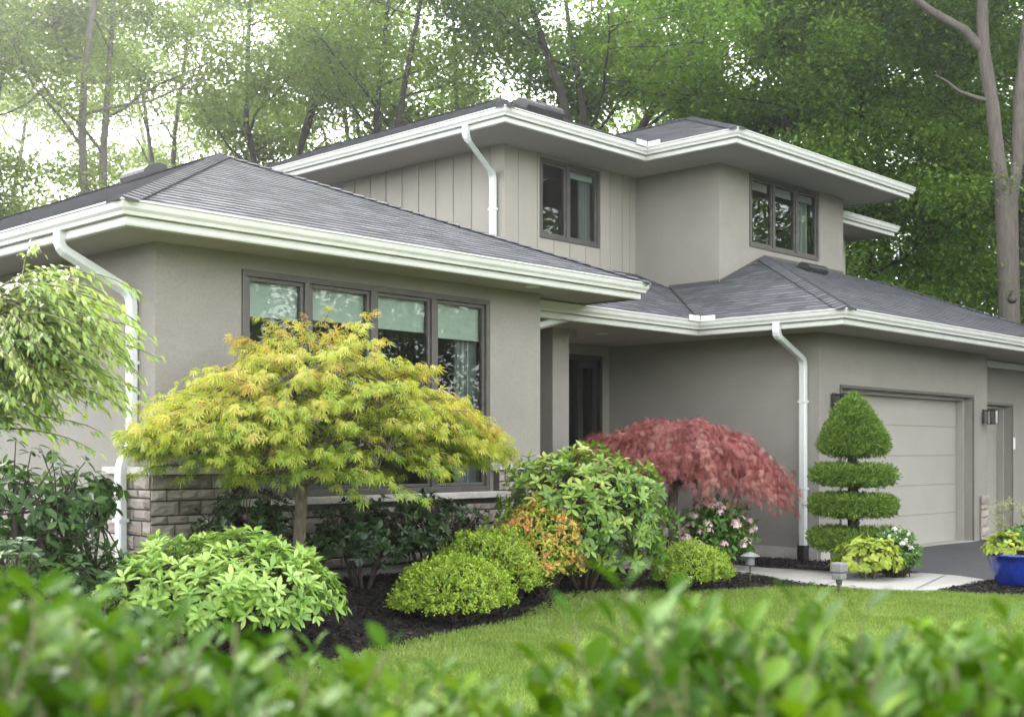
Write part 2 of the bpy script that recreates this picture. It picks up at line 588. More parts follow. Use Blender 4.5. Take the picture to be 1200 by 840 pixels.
# walkway: poured slabs with joints
pc = np.array(path_lower)
walk_o = [(12.69, 5.88), (12.35, 6.3)] + path_lower + path_upper + [(14.34, 6.3), (14.14, 5.9)]
walk, walk_ol = sheet('walkway', walk_o, 'concrete', .034, .3)
me = walk.data
md = walk.modifiers.new('slab', 'SOLIDIFY')
md.thickness = .06
jm = MB()
for (a, b) in (((12.72, 8.06), (13.62, 8.62)), ((12.34, 6.95), (13.92, 7.25)), ((12.60, 6.02), (14.3, 6.45))):
    a, b = np.array(a), np.array(b)
    d = (b - a) / np.linalg.norm(b - a)
    q = np.array((-d[1], d[0])) * .006
    jm.face([(*(a - q), .039), (*(b - q), .039), (*(b + q), .039), (*(a + q), .039)])
jo = jm.build('walkway_joint', 'mortar')
jo['kind'] = 'structure'


def scatter_in(rng, ol, n, bb=None):
    lo, hi = (ol.min(0), ol.max(0)) if bb is None else (np.array(bb[0]), np.array(bb[1]))
    p = rng.random((int(n), 2)) * (hi - lo) + lo
    return p[inside(p, ol)]


# mulch chips
rng = np.random.default_rng(4)
chips = np.vstack([scatter_in(rng, bed_ol, 62000, ((3.5, 6.4), (13.2, 10.3))), scatter_in(rng, bed2_ol, 7000), scatter_in(rng, bed3_ol, 9000)])
edge = np.array(bed_edge)
ex = edge[rng.integers(0, len(edge), 2500)] + rng.normal(size=(2500, 2)) * (.09, .05)
chips = np.vstack([chips, ex])
n = len(chips)
P = np.column_stack([chips, gz(chips[:, 0], chips[:, 1]) + .022 + rng.random(n) * .022])
an = rng.random(n) * 6.283
D = np.column_stack([np.cos(an), np.sin(an), rng.normal(size=n) * .35])
U = np.column_stack([rng.normal(size=(n, 2)) * .5, np.ones(n)])
chip_t = (np.array([(-.5, -.17, 0), (.5, -.2, 0), (.55, .14, .03), (-.45, .2, .03)], float), [(0, 1, 2, 3)])
o = leaves('mulch_chips', P, D, U, .018 + .035 * rng.random(n) ** 2, chip_t, 'mulch', None, np.clip(rng.random(n) ** 1.6, 0, 1), rng)
kind(o, 'stuff', 'dark brown bark mulch spread over the planting beds', 'mulch')

# grass blades
rng = np.random.default_rng(5)
lawn_np = np.array(lawn_o)
pts = scatter_in(rng, lawn_np, 230000, ((3.6, 2.9), (13.3, 8.4)))
n = len(pts)
P = np.column_stack([pts, gz(pts[:, 0], pts[:, 1]) + .008])
D = np.column_stack([rng.normal(size=(n, 2)) * .42, np.ones(n)])
U = np.column_stack([rng.normal(size=(n, 2)), np.full(n, .2)])
patch = np.array([noise.noise((x * .9, y * .9, 0)) for x, y in pts])
patch2 = np.array([noise.noise((x * 4.5, y * 4.5, 3)) for x, y in pts])
v = np.clip(.42 + patch * .35 + patch2 * .3 + rng.normal(size=n) * .2, 0, 1)
o = leaves('grass', P, D, U, .028 + .026 * rng.random(n), (np.array([(0, .07, 0), (0, -.07, 0), (.6, -.055, 0), (1, 0, .12), (.6, .055, 0)], float), [(0, 1, 2, 3, 4)]), 'blade', None, v, rng)
kind(o, 'stuff', 'short mown green grass of the front lawn', 'grass')

# ------------------------------------------------------------------ the house
house = thing('house', 'grey stucco two-storey house with white gutters, stone base and dark shingle roofs', 'house', (10.7, 12.7, 0))
HL = Vector(house.location)


def H(mb, name, mat, parent=None, **kw):
    """a part (or, with parent, a sub-part) of the house"""
    if parent is None:
        mb.v = [(x - HL.x, y - HL.y, z - HL.z) for x, y, z in mb.v]
        return mb.build(name, mat, house, **kw)
    mb.v = [(x - HL.x, y - HL.y, z - HL.z) for x, y, z in mb.v]
    return mb.build(name, mat, parent, **kw)


def wall(mb, axis, c, a0, a1, z0, z1, out, openings=(), th=.2, flush=.12):
    """wall panel in the plane axis=c from a0 to a1, facing 'out' (+1/-1), with openings (a,b,z,z) and their reveals"""
    As = sorted({a0, a1, *[o[0] for o in openings], *[o[1] for o in openings]})
    Zs = sorted({z0, z1, *[o[2] for o in openings], *[o[3] for o in openings]})

    def pt(a, z, d):
        return (c - out * d, a, z) if axis == 'x' else (a, c - out * d, z)
    for i in range(len(As) - 1):
        for j in range(len(Zs) - 1):
            am, zm = (As[i] + As[i + 1]) / 2, (Zs[j] + Zs[j + 1]) / 2
            if any(o[0] < am < o[1] and o[2] < zm < o[3] for o in openings):
                continue
            for d in (0, th):
                mb.face([pt(As[i], Zs[j], d), pt(As[i + 1], Zs[j], d), pt(As[i + 1], Zs[j + 1], d), pt(As[i], Zs[j + 1], d)])
    for (a, b, z, zz) in openings:
        for (p, q) in (((a, z), (b, z)), ((b, z), (b, zz)), ((b, zz), (a, zz)), ((a, zz), (a, z))):
            mb.face([pt(*p, 0), pt(*q, 0), pt(*q, th), pt(*p, th)])


FWIN = (6.592, 9.868, 1.07, 3.207)
BWIN = (13.90, 15.326, 4.775, 6.0)
UWIN = (17.13, 19.322, 4.835, 6.02)
w = MB()
wall(w, 'y', 9.762, 5.698, 10.722, .1, 3.42, -1, [FWIN])
wall(w, 'x', 5.698, 9.762, 23.9, .0, 3.42, -1)
wall(w, 'x', 10.722, 9.762, 12.36, .1, 3.42, 1)
H(w, 'stucco_wall', 'stucco')
w = MB()
GD = (15.80, 20.2, .0, 2.41)
GD2 = (20.95, 23.1, .0, 2.36)
wall(w, 'x', 15.19, 8.653, 12.36, .18, 3.24, -1)
wall(w, 'y', 8.653, 15.19, 20.80, .0, 3.24, -1, [GD], th=.3)
wall(w, 'x', 20.80, 8.653, 9.15, .0, 3.24, 1)
wall(w, 'y', 9.15, 20.80, 24.1, .0, 3.24, -1, [GD2], th=.3)
wall(w, 'x', 24.1, 9.15, 14, .0, 3.24, 1)
H(w, 'garage_wall', 'stucco')
w = MB()
DOOR = (14.05, 14.97, .1, 3.0)
wall(w, 'y', 12.36, 10.722, 15.19, .0, 3.24, -1, [DOOR])
H(w, 'entry_wall', 'stucco')
w = MB()
wall(w, 'x', 16.28, 11.02, 12.676, 3.6, 6.16, -1)
wall(w, 'y', 11.02, 16.28, 20.193, 3.6, 6.16, -1, [UWIN])
wall(w, 'x', 20.193, 11.02, 20, 3.0, 6.16, 1)
H(w, 'upper_wall', 'stucco')
w = MB()
wall(w, 'y', 12.676, 13.118, 16.28, 3.6, 6.16, -1, [BWIN])
wall(w, 'x', 13.118, 12.676, 20, 3.6, 6.16, -1)
for k in range(1, 19):                                        # battens on the side wall
    y = 12.676 + .395 * k - .1
    w.box((13.100, y - .019, 3.6), (13.116, y + .019, 6.13))
for x in (13.135, 13.45, 13.87, 14.25, 14.62, 15.0, 15.36, 15.62, 15.93, 16.12):
    z1 = BWIN[2] - .02 if BWIN[0] < x < BWIN[1] else 6.13
    w.box((x - .019, 12.658, 3.6), (x + .019, 12.674, z1))
H(w, 'siding_wall', 'siding')
w = MB()
wall(w, 'y', 12.2, 20.4, 22.45, 3.0, 5.86, -1)
wall(w, 'x', 22.45, 12.2, 18, 0, 5.86, 1)
H(w, 'rear_wall', 'siding')
w = MB()
w.box((5.72, 23.8, 0), (13.0, 23.95, 3.38))
H(w, 'back_wall', 'stucco')
w = MB()
w.box((13.14, 19.85, 0), (20.18, 19.98, 6.05))
H(w, 'back_wall', 'siding')
# entry column
w = MB()
w.box((12.22, 10.90, .1), (12.55, 11.25, 3.2))
H(w, 'column', 'stucco', bevel=.008)
w = MB()
w.box((10.75, 10.15, -.1), (15.17, 12.34, .10))
H(w, 'porch_floor', 'concrete', bevel=.01)
w = MB()
w.box((15.17, 8.672, -.1), (15.23, 12.3, .178))
H(w, 'garage_footing', 'foundation')
w = MB()
w.box((15.20, 8.635, -.1), (15.785, 8.70, .178))
H(w, 'garage_footing', 'foundation')
w = MB()
w.box((15.8, 8.63, -.05), (20.2, 8.98, .034))
H(w, 'garage_threshold', 'concrete')
w = MB()
w.box((20.95, 9.13, -.05), (23.1, 9.48, .034))
H(w, 'garage_threshold', 'concrete')


# gutters, fascias, soffits
def sweep(mb, path, prof, side):
    """profile (out, z) swept along a plan path; out lies to the side given (+1 = right of travel)"""
    P = [np.array(p, float) for p in path]
    n = len(P)
    off = []
    for i in range(n):
        ns = []
        if i > 0:
            d = P[i] - P[i - 1]
            ns.append(np.array((d[1], -d[0])) / np.linalg.norm(d) * side)
        if i < n - 1:
            d = P[i + 1] - P[i]
            ns.append(np.array((d[1], -d[0])) / np.linalg.norm(d) * side)
        m = sum(ns)
        m = m / np.linalg.norm(m)
        off.append(m / max(.3, m @ ns[0]))
    rows = [[(*(p + o * d), z) for d, z in prof] for p, o in zip(P, off)]
    for a, b in zip(rows, rows[1:]):
        for j in range(len(prof) - 1):
            mb.face([a[j], b[j], b[j + 1], a[j + 1]])
    for r in (rows[0], rows[-1]):
        mb.face(r)


def eaves(path, zt, side, ends=True):
    """K-style gutter along the eave line (its outer lip), a fascia board set back below it"""
    g = MB()
    prof = [(-.115, zt - .004), (-.012, zt), (0, zt - .003), (.003, zt - .016), (-.008, zt - .024), (-.012, zt - .05), (-.016, zt - .07), (-.034, zt - .095), (-.04, zt - .122), (-.115, zt - .124)]
    sweep(g, path, prof, side)
    H(g, 'gutter', 'trim')
    g = MB()
    sweep(g, path, [(-.135, zt - .01), (-.118, zt - .01), (-.118, zt - .125), (-.088, zt - .128), (-.085, zt - .185), (-.092, zt - .20), (-.135, zt - .205)], side)
    H(g, 'fascia', 'trim')


eaves([(11.93, 12.3), (11.93, 9.06), (4.99, 9.06), (4.99, 24.7)], 3.54, -1)
eaves([(10.76, 9.99), (14.28, 9.99), (14.28, 7.74), (24.61, 7.74), (24.61, 14.2)], 3.34, 1)
eaves([(12.11, 20.2), (12.11, 11.67), (15.27, 11.67), (15.27, 10.01), (20.98, 10.01), (20.98, 20.2)], 6.235, 1)
eaves([(20.4, 11.33), (23.05, 11.33), (23.05, 18)], 5.98, 1)
for zt, rects in ((3.54, [(5.08, 9.15, 11.84, 9.762), (5.08, 9.762, 5.698, 24.5), (10.722, 9.762, 11.84, 12.3)]),
                  (3.34, [(14.37, 7.83, 24.52, 8.653), (14.37, 8.653, 15.19, 10.08), (20.8, 8.653, 24.52, 9.15), (10.722, 10.08, 15.19, 12.36)]),
                  (6.235, [(12.2, 11.76, 13.118, 20), (13.118, 11.76, 15.36, 12.676), (15.36, 10.1, 16.28, 12.676), (16.28, 10.1, 20.9, 11.02), (20.193, 11.02, 20.9, 20)]),
                  (5.98, [(20.2, 11.42, 22.97, 12.2), (22.45, 12.2, 22.97, 18)])):
    s_ = MB()
    for (x0, y0, x1, y1) in rects:
        s_.box((x0, y0, zt - .185), (x1, y1, zt - .172))
    H(s_, 'soffit', 'soffit')
w = MB()
w.box((20.83, 8.98, 3.02), (24.1, 9.10, 3.13))
H(w, 'fascia', 'trim')


# shingle roofs
def clip2(poly, ax, val, keep_ge):
    out = []
    n = len(poly)
    for i in range(n):
        a, b = poly[i], poly[(i + 1) % n]
        da, db = a[ax] - val, b[ax] - val
        if not keep_ge:
            da, db = -da, -db
        if da >= 0:
            out.append(a)
        if (da > 0 and db < 0) or (da < 0 and db > 0):
            t = da / (da - db)
            out.append((a[0] + (b[0] - a[0]) * t, a[1] + (b[1] - a[1]) * t))
    return out


def shingles(mb, poly, rng, e=.143):
    """one roof plane; the first two corners run along the eave"""
    P = [Vector(p) for p in poly]
    s = (P[1] - P[0]).normalized()
    nrm = (P[1] - P[0]).cross(P[2] - P[0]).normalized()
    if nrm.z < 0:
        nrm = -nrm
    t = nrm.cross(s).normalized()
    if t.z < 0:
        t = -t
    q = [((p - P[0]).dot(s), (p - P[0]).dot(t)) for p in P]
    mb.face([P[0] + s * a + t * b - nrm * .012 for a, b in q], .2)
    tm = max(b for a, b in q)
    r = 0
    while r * e < tm:
        t0, t1 = r * e, min(tm, (r + 1) * e)
        strip = clip2(clip2(q, 1, t0, True), 1, t1, False) if t1 > t0 else []
        if len(strip) >= 3:
            s0, s1 = min(a for a, b in strip), max(a for a, b in strip)
            x = s0 - rng.random() * .3
            while x < s1:
                wd = rng.choice([.11, .16, .2, .26, .33])
                cell = clip2(clip2(strip, 0, x, True), 0, x + wd, False)
                x += wd
                if len(cell) < 3:
                    continue
                v = float(np.clip(rng.choice([.12, .35, .5, .62, .8]) + rng.normal() * .1, 0, 1))
                hi = rng.choice([.007, .008, .009])

                def up(c):
                    k = min(1, max(0, (c[1] - t0) / e))
                    return P[0] + s * c[0] + t * c[1] + nrm * (hi * (1 - k) + .001)
                mb.face([up(c) for c in cell], v)
                for i in range(len(cell)):
                    a, b = cell[i], cell[(i + 1) % len(cell)]
                    if abs(a[1] - t0) < 1e-6 and abs(b[1] - t0) < 1e-6 and abs(a[0] - b[0]) > 1e-4:
                        mb.face([up(a), up(b), up(b) - nrm * (hi + .004), up(a) - nrm * (hi + .004)], .2)
        r += 1


def hip_caps(parent, lines, rng):
    for a, b, na, nb in lines:                    # na, nb: directions down either side
        mb = MB()
        a, b = Vector(a), Vector(b)
        L = (b - a).length
        d = (b - a) / L
        k = 0
        while k * .15 < L:
            p0, p1 = a + d * (k * .15), a + d * min(L, k * .15 + .19)
            h0, h1 = .034, .018
            up = Vector((0, 0, 1))
            v = float(np.clip(.5 + rng.normal() * .15, 0, 1))
            for sd in (na, nb):
                sd = Vector(sd).normalized() * .135
                mb.face([p0 + up * h0, p1 + up * h1, p1 + sd + up * (h1 - .004), p0 + sd + up * (h0 - .004)], v)
                mb.face([p0 + up * h0, p0 + sd + up * (h0 - .004), p0 + sd + up * .004, p0 + up * .004], .03)
            k += 1
        H(mb, 'ridge_cap', 'shingle', parent)


rr = np.random.default_rng(11)
# front wing
E0, PK = 3.525, 5.13
L_, R_, A_ = (5.0, 9.07, E0), (11.92, 9.07, E0), (8.47, 13.0, PK)
m = MB()
shingles(m, [L_, R_, A_], rr)
shingles(m, [(5.0, 24.5, E0), L_, A_, (8.47, 24.5, PK)], rr)
shingles(m, [R_, (11.92, 24.5, E0), (8.47, 24.5, PK), A_], rr, .4)
roof1 = H(m, 'front_roof', 'shingle')
sl, sf = (PK - E0) / 3.47, (PK - E0) / 3.93
hip_caps(roof1, [
    (L_, A_, (.75, -.66, -.27), (-.75, .66, -.35)),
    (R_, A_, (.75, .66, -.35), (-.75, -.66, -.27)),
    (A_, (8.47, 24.5, PK), (1, 0, -sl), (-1, 0, -sl))], rr)
# entry and garage
G0, SL = 3.33, .419


def gp(x, y, d):
    return (x, y, G0 + SL * d)


m = MB()
shingles(m, [gp(10.74, 10.0, 0), gp(14.29, 10.0, 0), gp(16.97, 12.68, 2.68), gp(10.74, 12.68, 2.68)], rr)
shingles(m, [gp(14.29, 10.0, 0), gp(14.29, 7.75, 0), gp(17.56, 11.02, 3.27), gp(17.56, 13.27, 3.27)], rr)
shingles(m, [gp(14.29, 7.75, 0), gp(24.6, 7.75, 0), gp(21.33, 11.02, 3.27), gp(17.56, 11.02, 3.27)], rr)
shingles(m, [gp(24.6, 7.75, 0), gp(24.6, 14.29, 0), gp(21.33, 11.02, 3.27)], rr, .4)
shingles(m, [gp(24.6, 14.29, 0), gp(20.2, 14.29, 0), gp(20.2, 11.02, 3.27), gp(21.33, 11.02, 3.27)], rr, .4)
roof2 = H(m, 'garage_roof', 'shingle')
hip_caps(roof2, [(gp(14.29, 7.75, 0), gp(17.56, 11.02, 3.27), (.7, -.7, -.295), (-.7, .7, -.295)),
                 (gp(24.6, 7.75, 0), gp(21.33, 11.02, 3.27), (.7, .7, -.295), (-.7, -.7, -.295))], rr)
# flashing strips where the roofs meet the stucco
fl = MB()
for a, b, o_ in ((gp(16.28, 11.02, 1.99), gp(17.56, 11.02, 3.27), (0, -.012, 0)), (gp(17.56, 11.02, 3.27), gp(20.19, 11.02, 3.27), (0, -.012, 0)), (gp(16.28, 11.02, 1.99), gp(16.28, 11.99, 1.99), (-.012, 0, 0))):
    a, b, o_ = Vector(a), Vector(b), Vector(o_)
    z = Vector((0, 0, .045))
    fl.face([a + o_, b + o_, b + o_ + z, a + o_ + z])
H(fl, 'flashing', 'bronze', roof2)
va = MB()
va.tube([gp(14.33, 10.04, .06), gp(16.27, 11.98, 2.02)], .012, 6)
H(va, 'valley', 'black_metal', roof2)
# upper roofs
U0, US = 6.222, .43


def upz(x, y, d):
    return (x, y, U0 + US * d)


m = MB()
shingles(m, [upz(12.12, 20, 0), upz(12.12, 11.68, 0), upz(15.32, 14.88, 3.2), upz(15.32, 20, 3.2)], rr)
shingles(m, [upz(12.12, 11.68, 0), upz(18.52, 11.68, 0), upz(15.32, 14.88, 3.2)], rr)
shingles(m, [upz(18.52, 11.68, 0), upz(18.52, 20, 0), upz(15.32, 20, 3.2), upz(15.32, 14.88, 3.2)], rr, .4)
shingles(m, [upz(15.28, 20, 0), upz(15.28, 10.02, 0), upz(18.125, 12.865, 2.845), upz(18.125, 20, 2.845)], rr)
shingles(m, [upz(15.28, 10.02, 0), upz(20.97, 10.02, 0), upz(18.125, 12.865, 2.845)], rr)
shingles(m, [upz(20.97, 10.02, 0), upz(20.97, 20, 0), upz(18.125, 20, 2.845), upz(18.125, 12.865, 2.845)], rr, .4)
roof3 = H(m, 'upper_roof', 'shingle')
hip_caps(roof3, [(upz(12.12, 11.68, 0), upz(15.32, 14.88, 3.2), (.7, -.7, -.295), (-.7, .7, -.295)),
                 (upz(15.32, 14.88, 3.2), upz(15.32, 20, 3.2), (1, 0, -US), (-1, 0, -US)),
                 (upz(15.28, 10.02, 0), upz(18.125, 12.865, 2.845), (.7, -.7, -.295), (-.7, .7, -.295)),
                 (upz(18.125, 12.865, 2.845), upz(18.125, 20, 2.845), (1, 0, -US), (-1, 0, -US))], rr)
m = MB()
shingles(m, [(20.2, 11.34, 5.965), (23.04, 11.34, 5.965), (21.4, 13.0, 6.6), (20.2, 13.0, 6.6)], rr)
shingles(m, [(23.04, 11.34, 5.965), (23.04, 18, 5.965), (21.4, 18, 6.6), (21.4, 13.0, 6.6)], rr, .4)
H(m, 'rear_roof', 'shingle')


# roof vents: low black hoods with a curved lid
def roof_vent(parent, c, along, slope_dir, w=.42, d=.3, h=.12):
    a, b = Vector(along).normalized(), Vector(slope_dir).normalized()
    n = a.cross(b)
    if n.z < 0:
        n = -n
    c = Vector(c)
    mb = MB()
    prof = [(-d / 2, 0), (-d / 2, h * .55), (-d / 2 + .02, h * .8), (-d * .2, h), (d * .3, h * .85), (d / 2, h * .45), (d / 2, 0)]
    rows = [[c + a * (s * w / 2) + b * x + n * z for x, z in prof] for s in (-1, 1)]
    for j in range(len(prof) - 1):
        mb.face([rows[0][j], rows[1][j], rows[1][j + 1], rows[0][j + 1]])
    mb.face(rows[0])
    mb.face(rows[1])
    fo = [c + a * (sx * (w / 2 + .06)) + b * (sy * (d / 2 + .06)) + n * .014 for sx, sy in ((-1, -1), (1, -1), (1, 1), (-1, 1))]
    mb.face(fo)
    return H(mb, 'roof_vent', 'vent_plastic', parent)


roof_vent(roof1, (8.2, 14.3, 5.02), (0, 1, 0), (1, 0, sl), .6, .34, .13)
roof_vent(roof2, (18.3, 10.55, G0 + SL * 2.8 + .01), (1, 0, 0), (0, 1, SL), .62, .22, .12)
roof_vent(roof3, upz(13.85, 12.85, 1.17), (1, 0, 0), (0, 1, US), .4, .3, .16)
roof_vent(roof3, upz(14.4, 13.0, 1.32), (1, 0, 0), (0, 1, US), .5, .3, .17)
# white splash guards standing in the inner gutter corners
for c, zt in (((14.26, 10.02), 3.34), ((15.25, 11.70), 6.235)):
    g = MB()
    x, y = c
    g.box((x - .26, y - .055, zt - .02), (x - .02, y - .045, zt + .06))
    g.box((x + .016, y - .28, zt - .02), (x + .026, y - .045, zt + .06))
    H(g, 'splash_guard', 'white_spout')


# downspouts
def fillet(pts, r=.11, k=6):
    P = [Vector(p) for p in pts]
    out = [P[0]]
    for i in range(1, len(P) - 1):
        a, b = (P[i - 1] - P[i]), (P[i + 1] - P[i])
        rr_ = min(r, a.length * .48, b.length * .48)
        p0, p1 = P[i] + a.normalized() * rr_, P[i] + b.normalized() * rr_
        for j in range(k + 1):
            t = j / k
            out.append(p0 * (1 - t) ** 2 + P[i] * 2 * t * (1 - t) + p1 * t * t)
    out.append(P[-1])
    return out


def downspout(pts, ref, straps=(), half=(.038, .052)):
    mb = MB()
    path = fillet(pts)
    mb.tube(path, None, ref=ref, half=half)
    o = H(mb, 'downspout', 'white_spout', smooth=False)
    for z in straps:
        p = [q for q in path if q.z >= z][-1]
        x, y = p.x, p.y
        st = MB()
        st.box((x - .048, y - .062, z - .015), (x + .05, y + .062, z + .015))
        H(st, 'bracket', 'white_spout', o)
    # crimped elbow rings
    for i in range(2, len(path) - 2, 2):
        d = (path[i + 1] - path[i - 1])
        if abs((path[i] - path[i - 1]).normalized().dot((path[i + 1] - path[i]).normalized())) < .9995:
            u = d.normalized() * .006
            st = MB()
            st.tube([path[i] - u, path[i] + u], None, ref=ref, half=(half[0] * 1.06, half[1] * 1.06))
            H(st, 'elbow_crimp', 'white_spout', o)
    return o


downspout([(5.05, 10.24, 3.43), (5.05, 10.24, 3.27), (5.655, 10.09, 2.92), (5.655, 10.09, 1.56), (5.53, 10.06, 1.40), (5.53, 10.05, .2)], (1, 0, 0), (2.3, .9))
downspout([(14.34, 8.80, 3.23), (14.34, 8.80, 3.06), (15.14, 8.87, 2.78), (15.14, 8.87, .2)], (1, 0, 0), (2.2, 1.0))
downspout([(12.17, 12.50, 6.12), (12.17, 12.50, 5.94), (13.05, 12.83, 5.62), (13.05, 12.83, 4.2)], (1, 0, 0), (5.1,))
downspout([(11.80, 10.22, 3.42), (11.80, 10.22, 3.20), (10.79, 10.12, 2.96), (10.79, 10.12, .3)], (1, 0, 0))
b_ = MB()
b_.tube([(15.14, 8.87, .22), (15.14, 8.87, .02)], None, ref=(1, 0, 0), half=(.06, .07))
H(b_, 'drain_boot', 'black_metal')

# stone base of the front wing
rs = np.random.default_rng(21)


def stones(mb, axis, c, a0, a1, z0, z1, holes=(), out=-1, top=None):
    z = z0
    while z < z1 - .02:
        h = float(rs.choice([.075, .1, .13, .155]))
        if z1 - z - h < .06:
            h = z1 - z
        a = a0
        first = True
        while a < a1 - .01:
            wd = float(rs.uniform(.16, .5)) * (.6 if first else 1)
            first = False
            if a1 - a - wd < .12:
                wd = a1 - a
            lo, hi = a, a + wd
            for (ha, hb, hz0, hz1) in holes:
                if z + h > hz0 + .01 and z < hz1 and lo < hb and hi > ha:
                    if lo < ha:
                        hi = ha
                    elif hi > hb:
                        lo = hb
                    else:
                        lo = hi
            if hi - lo > .03:
                g = .0075
                block(mb, axis, c, lo + g, hi - g, z + g, z + h - g, out)
            a += wd
        z += h


def block(mb, axis, c, a0, a1, z0, z1, out):
    nx, nz = max(3, int((a1 - a0) / .05)), 4
    base = rs.uniform(.0, .02)
    v0 = float(np.clip(rs.normal(.5, .22), 0, 1))
    g = []
    sd = rs.random(3) * 50
    for j in range(nz + 1):
        row = []
        for i in range(nx + 1):
            a, z = a0 + (a1 - a0) * i / nx, z0 + (z1 - z0) * j / nz
            ed = min(i, nx - i, 1) * min(j, nz - j, 1)
            d = base + (.016 + .028 * noise.noise((a * 14 + sd[0], z * 14 + sd[1], sd[2]))) * (1 if ed else .25)
            row.append((c + out * d, a, z) if axis == 'x' else (a, c + out * d, z))
        g.append(row)
    n = len(mb.v)
    for r in g:
        mb.v.extend(r)
    for j in range(nz):
        for i in range(nx):
            q = n + j * (nx + 1) + i
            mb.f.append((q, q + 1, q + nx + 2, q + nx + 1))
            mb.var.append(v0)
    # sides back to the mortar
    ring = g[0] + [r[-1] for r in g[1:]] + g[-1][-2::-1] + [r[0] for r in g[-2:0:-1]]
    for p, q in zip(ring, ring[1:] + ring[:1]):
        bp = ((c - out * .01, p[1], p[2]) if axis == 'x' else (p[0], c - out * .01, p[2]))
        bq = ((c - out * .01, q[1], q[2]) if axis == 'x' else (q[0], c - out * .01, q[2]))
        mb.face([p, q, bq, bp], v0)


st = MB()
hole = (FWIN[0] - .07, FWIN[1] + .07, 1.0, 2)
stones(st, 'y', 9.672, 5.60, 11.0, .36, 1.305, [hole])
stones(st, 'x', 5.608, 9.67, 10.42, .10, 1.305)
stv = H(st, 'stone_veneer', 'stone')
mo = MB()
mo.box((5.605, 9.675, .34), (FWIN[0] - .07, 9.76, 1.305))
mo.box((FWIN[0] - .07, 9.675, .34), (FWIN[1] + .07, 9.76, 1.0))
mo.box((FWIN[1] + .07, 9.675, .34), (11.0, 9.76, 1.305))
mo.box((5.61, 9.76, .05), (5.697, 10.42, 1.305))
H(mo, 'mortar', 'mortar', stv)
cp = MB()
cp.box((5.555, 9.60, 1.305), (FWIN[0] - .02, 9.761, 1.372))
H(cp, 'stone_cap', 'sill_stone', bevel=.008)
cp = MB()
cp.box((FWIN[1] + .02, 9.60, 1.305), (11.05, 9.761, 1.372))
H(cp, 'stone_cap', 'sill_stone', bevel=.008)
cp = MB()
cp.box((5.555, 9.762, 1.305), (5.697, 10.45, 1.372))
H(cp, 'stone_cap', 'sill_stone', bevel=.008)
cp = MB()
cp.box((FWIN[0] - .09, 9.585, 1.0), (FWIN[1] + .09, 9.761, 1.068))
H(cp, 'window_sill', 'sill_stone', bevel=.008)
fo = MB()
fo.box((5.64, 9.70, -.1), (10.98, 9.76, .345))
fo.box((5.64, 9.765, -.1), (5.69, 19.8, .12))
H(fo, 'foundation', 'foundation')


# windows (all face -Y): outer frame, sashes, panes, blind, room behind
def window(c, rect, splits, blind=.2, curtain=(), fw=.055, deep=1.6, blind_mat='blind', blinds=None):
    x0, x1, z0, z1 = rect
    f = MB()
    d0, d1 = c - .022, c + .07
    f.box((x0, d0, z0), (x1, d1, z0 + fw))
    f.box((x0, d0, z1 - fw), (x1, d1, z1))
    edges = [x0] + list(splits) + [x1]
    f.box((x0, d0, z0 + fw), (x0 + fw, d1, z1 - fw))
    f.box((x1 - fw, d0, z0 + fw), (x1, d1, z1 - fw))
    for s_ in splits:
        f.box((s_ - fw * .6, d0 + .004, z0 + fw), (s_ + fw * .6, d1, z1 - fw))
    wo_ = H(f, 'window', 'bronze', bevel=.004)
    for i in range(len(edges) - 1):
        a = edges[i] + (fw if i == 0 else fw * .6)
        b = edges[i + 1] - (fw if i == len(edges) - 2 else fw * .6)
        lo, hi = z0 + fw, z1 - fw
        s_ = MB()
        t = .038
        e0, e1 = c + .006, c + .055
        s_.box((a + .004, e0, lo + .004), (b - .004, e1, lo + t))
        s_.box((a + .004, e0, hi - t), (b - .004, e1, hi - .004))
        s_.box((a + .004, e0, lo + t), (a + t, e1, hi - t))
        s_.box((b - t, e0, lo + t), (b - .004, e1, hi - t))
        H(s_, 'sash', 'bronze', wo_, bevel=.003)
        p = MB()
        p.face([(a + t, c + .034, lo + t), (b - t, c + .034, lo + t), (b - t, c + .034, hi - t), (a + t, c + .034, hi - t)])
        H(p, 'pane', 'glass', wo_)
        bl = blinds[i] if blinds else blind
        if bl:
            q = MB()
            q.box((a + .02, c + .085, hi - (hi - lo) * bl), (b - .02, c + .09, hi))
            q.box((a + .02, c + .078, hi - (hi - lo) * bl - .02), (b - .02, c + .097, hi - (hi - lo) * bl))
            H(q, 'blind', blind_mat, wo_)
    for (a, b) in curtain:
        q = MB()
        k = 40
        pts = [(a + (b - a) * i / k, c + .17 + .028 * math.sin(i * 1.3) + .01 * math.sin(i * 3.1)) for i in range(k + 1)]
        for p0, p1 in zip(pts, pts[1:]):
            q.face([(*p0, z0 + .03), (*p1, z0 + .03), (*p1, z1 - .05), (*p0, z1 - .05)])
        H(q, 'curtain', 'curtain', wo_, smooth=True)
    q = MB()
    X0, X1, Y0, Y1, Z0, Z1 = x0 - .25, x1 + .25, c + .205, c + deep, z0 - .4, z1 + .12
    q.face([(X0, Y1, Z0), (X1, Y1, Z0), (X1, Y1, Z1), (X0, Y1, Z1)])
    q.face([(X0, Y0, Z0), (X0, Y1, Z0), (X0, Y1, Z1), (X0, Y0, Z1)])
    q.face([(X1, Y0, Z0), (X1, Y1, Z0), (X1, Y1, Z1), (X1, Y0, Z1)])
    q.face([(X0, Y0, Z0), (X1, Y0, Z0), (X1, Y1, Z0), (X0, Y1, Z0)])
    q.face([(X0, Y0, Z1), (X1, Y0, Z1), (X1, Y1, Z1), (X0, Y1, Z1)])
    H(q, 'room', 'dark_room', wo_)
    return wo_


